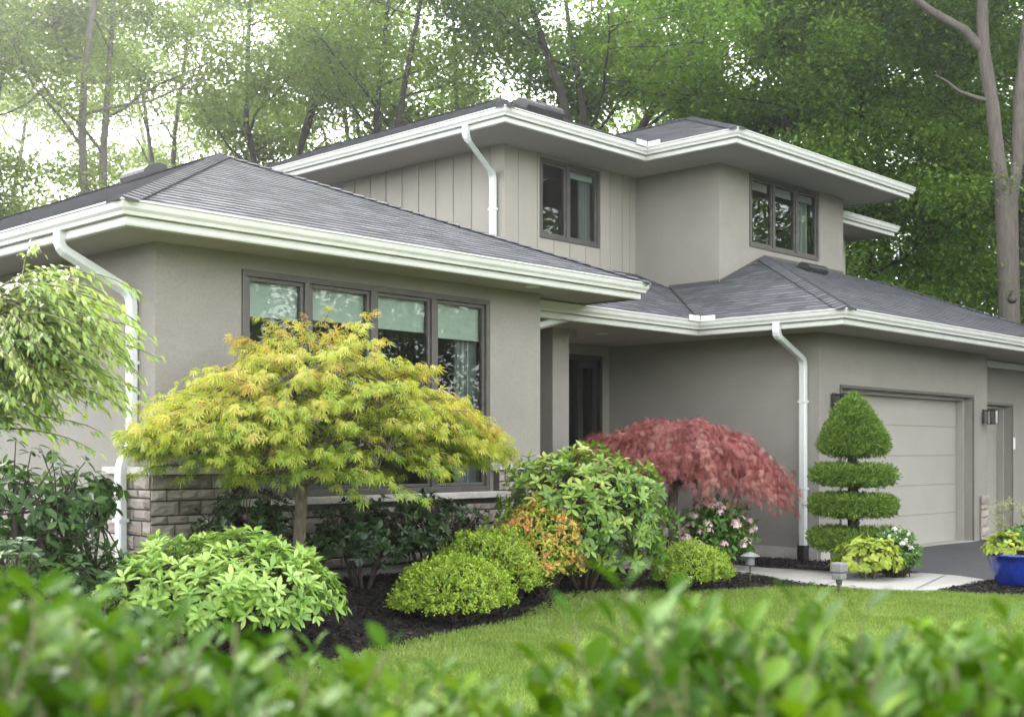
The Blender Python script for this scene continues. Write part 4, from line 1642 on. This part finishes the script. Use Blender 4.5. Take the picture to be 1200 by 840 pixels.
# ------------------------------------------------------------------ topiary, planters
def topiary():
    rng = np.random.default_rng(91)
    bx, by = 13.88, 7.44
    t = thing('topiary', 'clipped conifer topiary with a cone above three flat tiers beside the garage', 'topiary', (bx, by, 0))
    b = MB()
    b.tube([(0, 0, .2), (.01, 0, .9), (0, .01, 1.4), (0, 0, 1.95)], [.075, .068, .06, .03], 10)
    for z in (.82, 1.20, 1.54):
        for k in range(5):
            a = k * 1.257 + z * 3
            b.tube([(0, 0, z - .06), (math.cos(a) * .2, math.sin(a) * .2, z), (math.cos(a) * .34, math.sin(a) * .34, z + .03)], [.014, .01, .006], 6)
    b.build('trunk', 'stem_dark', t, smooth=True)

    def clip_form(prof, n, cz):
        """leaf tips over a body of revolution given as (r, z) points"""
        pr = np.array(prof)
        seg = np.linalg.norm(np.diff(pr, axis=0), axis=1) * (pr[:-1, 0] + pr[1:, 0]) / 2
        k = rng.choice(len(seg), n, p=seg / seg.sum())
        u = rng.random(n)
        rz = pr[k] + (pr[k + 1] - pr[k]) * u[:, None]
        dr = unit(pr[k + 1] - pr[k])
        nr = np.column_stack([dr[:, 1], -dr[:, 0]])
        a = rng.random(n) * 6.2832
        bump_ = np.array([noise.noise((math.cos(q) * 3.2, math.sin(q) * 3.2, z * 6 + cz)) + .6 * noise.noise((math.cos(q) * 9, math.sin(q) * 9, z * 14)) for q, z in zip(a, rz[:, 1])])
        dep = -.15 * rng.random(n) ** 1.7 + .048 * bump_ + .03 * rng.random(n) ** 9
        rz = rz + nr * dep[:, None]
        c, s_ = np.cos(a), np.sin(a)
        return np.column_stack([rz[:, 0] * c, rz[:, 0] * s_, rz[:, 1]]), np.column_stack([nr[:, 0] * c, nr[:, 0] * s_, nr[:, 1]])
    forms = (([(.02, 1.475), (.34, 1.49), (.42, 1.55), (.415, 1.62), (.345, 1.80), (.235, 1.99), (.11, 2.15), (.0, 2.235)], 'cone_crown', 33000),
             ([(.02, 1.115), (.42, 1.12), (.50, 1.165), (.51, 1.235), (.47, 1.31), (.36, 1.335), (.02, 1.34)], 'tier', 24000),
             ([(.02, .725), (.44, .735), (.52, .785), (.525, .86), (.485, .95), (.36, .975), (.02, .98)], 'tier', 24000),
             ([(.02, .32), (.46, .33), (.54, .39), (.545, .46), (.49, .54), (.36, .565), (.02, .57)], 'tier', 22000))
    for pr, nm, n in forms:
        P, Nn = clip_form(pr, n, pr[0][1])
        D = unit(Nn + rng.normal(size=P.shape) * .55 + (0, 0, .25))
        leaves(nm, P, D, rnd_dirs(rng, len(P)), .038 * rng.uniform(.6, 1.2, len(P)), (np.array([(0, .13, 0), (0, -.13, 0), (.6, -.12, 0), (1, 0, 0), (.6, .12, 0)], float), [(0, 1, 2, 3, 4)]), 'leaf_topiary', t, np.clip(rng.normal(.45, .28, len(P)), 0, 1), rng)


topiary()
pl = thing('planter', 'pale square concrete planter at the foot of the topiary', 'planter', (13.88, 7.44, .0))
b = MB()
for q in (((-.2, -.2, .01), (.2, -.15, .30)), ((-.2, .15, .01), (.2, .2, .30)), ((-.2, -.148, .01), (-.15, .148, .30)), ((.15, -.148, .01), (.2, .148, .30))):
    b.box(*q)
b.build('side', 'concrete', pl)
b = MB()
b.box((-.149, -.149, .02), (.149, .149, .26))
b.build('planting_soil', 'soil', pl)

t = whorl_shrub('lime_leaf_plant', 'chartreuse leafy plant spilling beside the walkway under the topiary', (13.30, 6.92, .02), .46, .36, .50, 'leaf_lime', 260, .072, 92, 7, .34, 0, 6, up=.3, rough=.22, fill=.3, stem_mat='stem_green', lift=(-.2, .6), wid=.45)
t['category'] = 'plant'
t = mound_shrub('white_flower_plant', 'plant with clustered white blooms above the chartreuse leaves', (13.72, 6.80, .02), .24, .22, .56, 'leaf_green', 1400, .06, 93, rough=.15)
t['category'] = 'flower'
flower_heads(t, 34, .27, .24, .62, 'petal_white', 94, .036, .021, .4)

PX, PY = 13.97, 5.42
pot = thing('flower_pot', 'glossy cobalt blue ceramic flower pot on the mulch by the driveway', 'flower pot', (PX, PY, .02))
b = MB()
b.lathe([(0, 0), (.26, 0), (.275, .015), (.30, .10), (.345, .24), (.365, .315), (.385, .325), (.39, .345), (.38, .357), (.355, .355), (.345, .32), (.33, .28), (0, .27)], seg=48)
b.build('pot_body', 'blue_glaze', pot, smooth=True)
b = MB()
b.lathe([(0, .318), (.2, .314), (.335, .30)], seg=30)
b.build('planting_soil', 'soil', pot)
t = whorl_shrub('chartreuse_plant', 'yellow green leafy plant in the blue pot', (PX - .15, PY + .12, .30), .25, .24, .30, 'leaf_lime', 60, .07, 95, 6, .3, 0, 4, rough=.25, stem_mat='stem_green')
t['category'] = 'plant'
t = whorl_shrub('green_potted_plant', 'mid green leafy plant at the back of the blue pot', (PX + .02, PY + .05, .30), .22, .2, .40, 'leaf_green', 60, .075, 96, 6, .24, 0, 4, rough=.25, stem_mat='stem_green')
t['category'] = 'plant'
t = whorl_shrub('burgundy_plant', 'dark red leafy plant in the blue pot', (PX + .16, PY - .14, .30), .22, .2, .28, 'leaf_burgundy', 55, .07, 97, 6, .28, 0, 4, rough=.25)
t['category'] = 'plant'


def feathery(loc, label, seed):
    rng = np.random.default_rng(seed)
    t = thing('feathery_grass', label, 'plant', loc)
    b = MB()
    PP, DD, VV = [], [], []
    rt = np.array((.69, -.724, 0))
    for k in range(9):
        az = rng.uniform(-1, 1)
        tip = rt * az * .5 + np.array((.05 * rng.normal(), .05 * rng.normal(), rng.uniform(.28, .8) * (1.05 - .4 * abs(az))))
        c = curved((0, 0, 0), tip, rng, .06, 7, .12)
        b.tube(c, np.linspace(.005, .002, 7), 5, cap=False)
        m = 90
        d = rnd_dirs(rng, m)
        PP.append(np.array(c[-1]) + d * rng.random((m, 1)) ** .5 * .10 * (1, 1, .8))
        DD.append(d + (0, 0, .4))
        VV.append(np.clip(rng.normal(.5, .25, m), 0, 1))
        for q in d[:26]:
            b.tube([c[-2], tuple(np.array(c[-1]) + q * .09)], .0012, 4, cap=False)
    b.build('stalks', 'stem_green', t)
    leaves('seed_heads', np.vstack(PP), np.vstack(DD), rnd_dirs(rng, len(VV) * 90), .024, T_simple(), 'leaf_straw', t, np.concatenate(VV), rng)


feathery((PX - .06, PY + .08, .30), 'tall straw coloured feathery seed heads rising from the blue pot', 98)


# ------------------------------------------------------------------ clipped hedge close to the camera
def hedge():
    rng = np.random.default_rng(101)
    t = thing('hedge', 'leafy bright green hedge out of focus close to the camera', 'hedge', (0, 0, 0))
    rt = np.array((.69, -.724, 0))
    fw_ = np.array((.724, .69, 0))
    # height of the hedge top along its length (metres along it, metres high), measured at the back row
    hx = [-1.3, -.66, -.56, -.50, -.42, -.32, -.24, -.16, -.10, .0, .07, .12, .18, .30, .38, .5, .66, 1.3]
    hz = [1.38, 1.375, 1.36, 1.30, 1.31, 1.30, 1.27, 1.255, 1.22, 1.21, 1.22, 1.285, 1.335, 1.335, 1.30, 1.30, 1.30, 1.31]
    PP, DD, UU, SS, VV = [], [], [], [], []
    st = MB()
    for i in range(1000):
        f_ = rng.uniform(1.25, 2.3)
        x = rng.uniform(-.50, .50) * f_
        ztop = 1.5 - (1.5 - np.interp(x * 1.6 / f_, hx, hz)) * f_ / 1.6
        ztop += -.058 * f_ / 1.6 + rng.normal() * .02 - rng.random() ** 1.5 * .25
        p = rt * x + fw_ * f_
        tip = p + np.array((0, 0, ztop)) + rng.normal(size=3) * (.05, .05, 0)
        bot = p + np.array((rng.normal() * .05, rng.normal() * .05, ztop - .55))
        c = np.array(curved(bot, tip, rng, .05, 11))
        st.tube([tuple(q) for q in c], np.linspace(.0045, .0018, 11), 5, cap=False)
        tone = np.clip(rng.normal(.42, .17), 0, 1)
        for j in range(1, 11):
            a0 = j * 2.4 + rng.random()
            for m in range(2):
                a = a0 + m * 3.14 + rng.normal() * .25
                el = .2 + .75 * (j / 10) ** 2 + rng.normal() * .18
                D = np.array((math.cos(a) * math.cos(el), math.sin(a) * math.cos(el), math.sin(el)))
                PP.append(c[j])
                DD.append(D)
                UU.append(np.array((-math.cos(a) * math.sin(el), -math.sin(a) * math.sin(el), math.cos(el))) + rng.normal(size=3) * .25)
                SS.append(rng.uniform(.042, .072) * (.75 if j == 10 else 1))
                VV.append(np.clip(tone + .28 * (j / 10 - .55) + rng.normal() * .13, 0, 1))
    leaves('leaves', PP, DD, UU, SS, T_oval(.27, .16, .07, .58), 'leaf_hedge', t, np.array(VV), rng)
    # main stems from the ground
    for i in range(26):
        x, f_ = rng.uniform(-1.1, 1.1), rng.uniform(1.5, 2.4)
        p = rt * x + fw_ * f_
        st.tube(curved(tuple(p * 1.0), tuple(p + np.array((rng.normal() * .1, rng.normal() * .1, .95))), rng, .06, 5), np.linspace(.014, .006, 5), 6, cap=False)
    st.build('stems', 'stem_green', t, smooth=True)


hedge()


# ------------------------------------------------------------------ the wood behind the house
def grow_tree(name, seed, height, r0, first, spread, mat, bark, n_leaf, leaf, leaders=1, lean=(0, 0), sparse=1., fork_at=.45, limbs=16, crook=.035, min_z=0.):
    """deciduous tree: trunk (one mesh with limbs) and crown of separate leaves in twig-end clumps"""
    rng = np.random.default_rng(seed)
    t = bpy.data.objects.new(name, None)
    t.empty_display_size = .3
    COL.objects.link(t)
    b = MB()
    tips = []

    def axis_line(p0, d0, L, k, wob, upw):
        p, d, pts = np.array(p0, float), np.array(d0, float), [np.array(p0, float)]
        for _ in range(k):
            p = p + d * L / k
            d = unit(d + rng.normal(size=3) * wob + np.array((0, 0, upw)))
            pts.append(p.copy())
        return pts

    def limb(p0, az, el, L, r, depth):
        d = np.array((math.cos(az) * math.cos(el), math.sin(az) * math.cos(el), math.sin(el)))
        k = 7 if depth == 0 else 4
        pts = axis_line(p0, d, L, k, .13, .05 if depth == 0 else .01)
        b.tube([tuple(q) for q in pts], np.linspace(r, r * .25, k + 1), 7 if depth == 0 else 5, cap=False)
        if depth < 2:
            m = rng.integers(5, 8) if depth == 0 else rng.integers(3, 5)
            for i in range(m):
                s_ = rng.uniform(.3, 1.)
                j = min(k - 1, int(s_ * k))
                q = pts[j] + (pts[j + 1] - pts[j]) * (s_ * k - j)
                limb(q, az + rng.normal() * .85, rng.uniform(-.15, .7), L * rng.uniform(.28, .5), r * .36, depth + 1)
        if depth >= 1:
            tips.extend(pts[1:])
        else:
            tips.append(pts[-1])

    fz = height * (fork_at if leaders > 1 else 1.)
    tr = axis_line((0, 0, -.3), unit(np.array((lean[0], lean[1], 1.))), fz + .3, 10, crook, .02)
    rr_ = r0 * np.linspace(1.0, .68 if leaders > 1 else .2, 11)
    rr_[0] *= 1.25
    b.tube([tuple(q) for q in tr], rr_, 12, cap=False)
    axes = [(tr, rr_, first if leaders == 1 else .75)]
    if leaders > 1:
        for i in range(leaders):
            a = i * 6.283 / leaders + rng.random()
            d = unit(np.array((math.cos(a) * .36 + lean[0], math.sin(a) * .36 + lean[1], 1.)))
            pts = axis_line(tr[-1] - d * .1, d, height - fz, 9, .07, .035)
            r2 = r0 * .68 * np.linspace(.78, .16, 10)
            b.tube([tuple(q) for q in pts], r2, 9, cap=False)
            axes.append((pts, r2, .12))
    for pts, rad, f0 in axes:
        m = max(4, int(limbs / (len(axes) if leaders > 1 else 1)))
        for i in range(m):
            s_ = f0 + (1 - f0) * (i + rng.random()) / m
            k = len(pts) - 1
            j = min(k - 1, int(s_ * k))
            q = pts[j] + (pts[j + 1] - pts[j]) * (s_ * k - j)
            L = spread * (1.05 - .55 * s_) * rng.uniform(.75, 1.2)
            limb(q, i * 2.4 + rng.random() * .9, rng.uniform(.12, .75), L, max(.025, rad[j] * .42), 0)
    tips = np.array(tips)
    tips = tips[rng.random(len(tips)) < .62]
    k = rng.integers(0, len(tips), n_leaf)
    clump = rng.normal(size=(len(tips), 3)) * .12
    P = tips[k] + clump[k] + rng.normal(size=(n_leaf, 3)) * np.array((.36, .36, .17)) * sparse
    a = rng.random(n_leaf) * 6.283
    D = np.column_stack([np.cos(a), np.sin(a), rng.normal(size=n_leaf) * .45 - .3])
    U = np.column_stack([rng.normal(size=(n_leaf, 2)) * .45, np.ones(n_leaf)])
    tone = rng.normal(.45, .27, len(tips))
    v = np.clip(tone[k] + rng.normal(size=n_leaf) * .16, 0, 1)
    b.build('trunk', bark, t, smooth=True)
    leaves('crown', P, D, U, leaf * rng.uniform(.65, 1.25, n_leaf), T_simple(), mat, t, v, rng)
    return t


def copy_tree(src):
    r = src.copy()
    COL.objects.link(r)
    for ch in list(src.children):
        c = ch.copy()
        COL.objects.link(c)
        c.parent = r
    return r


protos = {
    'a': lambda: grow_tree('maple_tree', 201, 15.5, .19, .2, 4.0, 'leaf_forest', 'bark_dark', 78000, .125, limbs=22),
    'f': lambda: grow_tree('maple_tree', 206, 15.5, .18, .2, 4.0, 'leaf_half_hazed', 'bark_dark', 52000, .125, leaders=2, fork_at=.42, limbs=24, lean=(-.05, .02)),
    'b': lambda: grow_tree('maple_tree', 202, 16.5, .22, .25, 4.2, 'leaf_forest', 'bark_dark', 74000, .125, leaders=3, fork_at=.4, limbs=27, lean=(.04, .03)),
    'c': lambda: grow_tree('maple_tree', 203, 14.0, .15, .12, 3.6, 'leaf_dark_wood', 'bark_dark', 80000, .125, limbs=26),
    'd': lambda: grow_tree('maple_tree', 204, 15.0, .21, .25, 4.2, 'leaf_hazed', 'bark_hazed', 38000, .125, leaders=2, fork_at=.36, limbs=24, sparse=1.15),
    'e': lambda: grow_tree('maple_tree', 205, 13.5, .17, .18, 3.8, 'leaf_hazed', 'bark_hazed', 38000, .125, leaders=2, fork_at=.5, limbs=22, lean=(.05, -.06), sparse=1.15),
}
made = {}
fwv, rtv = np.array((.724, .69)), np.array((.69, -.724))
GT = 'trees of the wood behind the house'
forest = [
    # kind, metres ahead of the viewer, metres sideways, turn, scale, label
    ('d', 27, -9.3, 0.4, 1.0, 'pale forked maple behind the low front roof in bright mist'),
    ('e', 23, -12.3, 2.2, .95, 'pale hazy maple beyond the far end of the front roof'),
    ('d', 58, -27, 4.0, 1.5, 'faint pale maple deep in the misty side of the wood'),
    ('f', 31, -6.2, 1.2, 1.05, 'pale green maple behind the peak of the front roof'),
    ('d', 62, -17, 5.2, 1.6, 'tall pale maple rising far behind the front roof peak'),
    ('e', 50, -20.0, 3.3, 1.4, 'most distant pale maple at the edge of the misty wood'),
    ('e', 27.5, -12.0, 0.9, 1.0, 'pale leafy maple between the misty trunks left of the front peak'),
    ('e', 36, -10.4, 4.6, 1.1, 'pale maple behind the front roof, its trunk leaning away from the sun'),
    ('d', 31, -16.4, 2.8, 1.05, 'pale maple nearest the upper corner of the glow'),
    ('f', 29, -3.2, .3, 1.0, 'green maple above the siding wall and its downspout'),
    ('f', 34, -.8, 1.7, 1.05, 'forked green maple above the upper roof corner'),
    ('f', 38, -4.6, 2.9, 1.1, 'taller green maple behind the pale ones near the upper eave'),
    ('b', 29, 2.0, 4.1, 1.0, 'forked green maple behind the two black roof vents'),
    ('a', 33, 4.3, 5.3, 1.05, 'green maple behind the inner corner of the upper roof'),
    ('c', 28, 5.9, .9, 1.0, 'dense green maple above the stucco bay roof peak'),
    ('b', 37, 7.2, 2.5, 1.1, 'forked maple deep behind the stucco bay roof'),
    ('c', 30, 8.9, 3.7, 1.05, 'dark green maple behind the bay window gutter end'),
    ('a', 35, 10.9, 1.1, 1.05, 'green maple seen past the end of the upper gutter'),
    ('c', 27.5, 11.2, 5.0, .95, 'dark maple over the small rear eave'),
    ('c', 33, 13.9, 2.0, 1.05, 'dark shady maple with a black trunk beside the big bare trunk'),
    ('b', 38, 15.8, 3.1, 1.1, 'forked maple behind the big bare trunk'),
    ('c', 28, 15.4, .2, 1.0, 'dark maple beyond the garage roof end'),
]
for kd_, f_, s_, rz, sc, lab in forest:
    if kd_ in made:
        o = copy_tree(made[kd_])
    else:
        o = made[kd_] = protos[kd_]()
    p = fwv * f_ + rtv * s_
    o.location = (p[0], p[1], .1 + 2.0 * float(smooth(26, 70, math.hypot(p[0] - 14, p[1] - 14))))
    o.rotation_euler = (0, 0, rz)
    o.scale = (sc, sc, sc)
    o['label'], o['category'], o['group'] = lab, 'tree', GT


# the big bare-stemmed tree beyond the garage, forking high up
def big_tree():
    rng = np.random.default_rng(221)
    t = thing('oak_tree', 'big tree with a thick bare grey-brown trunk forking high beyond the garage roof', 'tree', (24.75, 9.85, 0))
    b = MB()
    rt = np.array((.69, -.724, 0))
    fw_ = np.array((.724, .69, 0))

    def q(s_, z, f_=0):
        return tuple(rt * s_ + fw_ * f_ + np.array((0, 0, z)))
    b.tube([q(0, -.3), q(.0, 1), q(.02, 2.5), q(.0, 4.2), q(-.03, 5.6), q(-.06, 6.6)], [.30, .235, .215, .205, .205, .22], 16, cap=False)
    b.tube([q(-.07, 6.3), q(-.22, 7.3), q(-.33, 8.4), q(-.52, 9.6), q(-.55, 11.2), q(-.7, 13)], [.165, .14, .13, .12, .10, .06], 12, cap=False)
    b.tube([q(-.02, 6.3), q(.16, 7.3), q(.20, 8.6), q(.36, 10.2), q(.5, 12.), q(.6, 13.5)], [.155, .12, .11, .10, .08, .05], 12, cap=False)
    b.tube([q(-.5, 9.5), q(-.9, 9.95), q(-1.6, 10.35), q(-2.3, 10.9), q(-3.2, 11.2)], [.1, .085, .07, .05, .03], 9, cap=False)
    b.tube([q(-.34, 8.5), q(-.75, 8.62), q(-1.0, 8.72), q(-1.3, 8.95), q(-1.5, 9.05)], [.05, .04, .03, .02, .01], 8, cap=False)
    b.tube([q(.36, 10.1), q(.8, 10.7), q(1.5, 11.5)], [.08, .06, .03], 8, cap=False)
    # knot
    b.tube([q(-.02, 4.55, -.20), q(-.025, 4.55, -.29)], [.10, .05], 10)
    b.build('trunk', 'bark_big', t, smooth=True)
    n = 9000
    cs = np.array([q(s_, z, f_) for s_, z, f_ in zip(rng.uniform(-4, 3, 90), rng.uniform(10.8, 14.5, 90), rng.uniform(-2, 2.5, 90))])
    k = rng.integers(0, 90, n)
    P = cs[k] + rng.normal(size=(n, 3)) * (.5, .5, .28)
    a = rng.random(n) * 6.283
    leaves('crown', P, np.column_stack([np.cos(a), np.sin(a), rng.normal(size=n) * .4 - .3]), np.column_stack([rng.normal(size=(n, 2)) * .45, np.ones(n)]), .15 * rng.uniform(.7, 1.2, n), T_simple(), 'leaf_forest', t, np.clip(rng.normal(.5, .22, n), 0, 1), rng)


big_tree()


# bright understorey bushes beyond the garage roof
def wood_bush(loc, rx, h, mat, n, seed, label, leaf=.16):
    rng = np.random.default_rng(seed)
    t = thing('woodland_bush', label, 'bush', loc)
    P, Nn, _ = dome_points(rng, n, rx, rx * .9, h, 0, .22, .3, .45)
    k = len(P)
    D = unit(Nn * .5 + rnd_dirs(rng, k))
    leaves('leaves', P, D, Nn + (0, 0, .7) + rng.normal(size=(k, 3)) * .4, leaf * rng.uniform(.7, 1.2, k), T_simple(), mat, t, np.clip(rng.normal(.5, .22, k), 0, 1), rng)
    b = MB()
    for i in range(40):
        b.tube(curved((rng.normal() * .2, rng.normal() * .2, -.1), P[i], rng, .08, 4), np.linspace(.03, .01, 4), 5, cap=False)
    b.build('stems', 'stem_dark', t)
    return t


for f_, s_, rx, h, mt, sd, lab in (
        (28.5, 9.6, 2.0, 4.6, 'leaf_bright', 231, 'bright green bush just past the rear eave, above the garage roof'),
        (29, 12.4, 2.1, 4.4, 'leaf_bright', 232, 'bright green bush beside the big bare trunk, above the garage roof'),
        (31, 7.6, 2.0, 5.2, 'leaf_dark_wood', 233, 'darker bush between the bay wall and the bright bushes'),
        (26, -15.0, 2.2, 4.5, 'leaf_hazed', 234, 'pale bush at the hazy far end of the front roof'),
        (28, -4.6, 2.2, 5.6, 'leaf_half_hazed', 235, 'green bush between the front roof peak and the upper eave')):
    p = fwv * f_ + rtv * s_
    wood_bush((p[0], p[1], .1), rx, h, mt, 9000, sd, lab)


# far wood closing the view, and the wood across the street that the windows mirror
def tree_mass(name, label, spots, seed, mat, hts, n_each, leaf):
    rng = np.random.default_rng(seed)
    PP = []
    b = MB()
    for (x, y) in spots:
        h = rng.uniform(*hts)
        m = 26
        c = rnd_dirs(rng, m) * rng.random((m, 1)) ** .4 * np.array((2.6, 2.6, h * .42)) + np.array((x, y, h * .55 + .5))
        k = rng.integers(0, m, n_each)
        PP.append(c[k] + rng.normal(size=(n_each, 3)) * (.75, .75, .5))
        b.tube(curved((x, y, -.3), (x + rng.normal() * .6, y + rng.normal() * .6, h * .8), rng, .05, 6), np.linspace(.2, .06, 6), 7, cap=False)
    P = np.vstack(PP)
    n = len(P)
    a = rng.random(n) * 6.283
    o = leaves(name, P, np.column_stack([np.cos(a), np.sin(a), rng.normal(size=n) * .5 - .3]), np.column_stack([rng.normal(size=(n, 2)) * .6, np.ones(n)]), leaf * rng.uniform(.7, 1.3, n), T_simple(), mat, None, np.clip(rng.normal(.5, .22, n), 0, 1), rng)
    kind(o, 'stuff', label, 'wood')
    s2 = b.build(name + '_trunks', 'bark_dark')
    kind(s2, 'stuff', 'dark trunks standing in the ' + label, 'wood')


rng = np.random.default_rng(301)
spots = [fwv * rng.uniform(46, 56) + rtv * (s_ + rng.normal() * 1.) for s_ in np.arange(-5, 30, 2.6)]
tree_mass('distant_woodland', 'distant green wood closing the view behind the house', spots, 302, 'leaf_forest', (15, 21), 3600, .30)
spots = [fwv * rng.uniform(52, 64) + rtv * (s_ + rng.normal() * 1.) for s_ in np.arange(-34, -5, 3.4)]
tree_mass('misty_woodland', 'pale wood fading into bright mist behind the front roof', spots, 305, 'leaf_hazed', (15, 21), 1900, .30)
spots = [-fwv * rng.uniform(24, 32) + rtv * s_ for s_ in np.arange(-30, 31, 4.6)] + [rtv * rng.uniform(26, 34) + fwv * s_ for s_ in np.arange(-12, 6, 2.6)]
tree_mass('street_woodland', 'leafy wood across the street, mirrored in the windows', spots, 303, 'leaf_forest', (6.5, 10), 3200, .3)
spots = [rtv * rng.uniform(27, 36) + fwv * s_ for s_ in np.arange(6, 34, 2.0)]
tree_mass('side_woodland', 'tall wood beyond the driveway, mirrored in the upper windows', spots, 304, 'leaf_forest', (11, 16), 4200, .3)


# ------------------------------------------------------------------ damp air
hb = MB()
hb.box((-45, -45, -1.2), (95, 95, 34))
haze = hb.build('haze', 'trim')
haze.data.materials.clear()
hm, hnt, hout = new_mat('air')
pv = N(hnt, 'ShaderNodeVolumePrincipled', Density=.0020, Anisotropy=.91)
pv.inputs['Color'].default_value = (.93, .96, .95, 1)
hnt.links.new(pv.outputs[0], hout.inputs['Volume'])
haze.data.materials.append(hm)
kind(haze, 'stuff', 'pale damp haze hanging in the air around the house', 'haze')
S.cycles.volume_bounces = 0
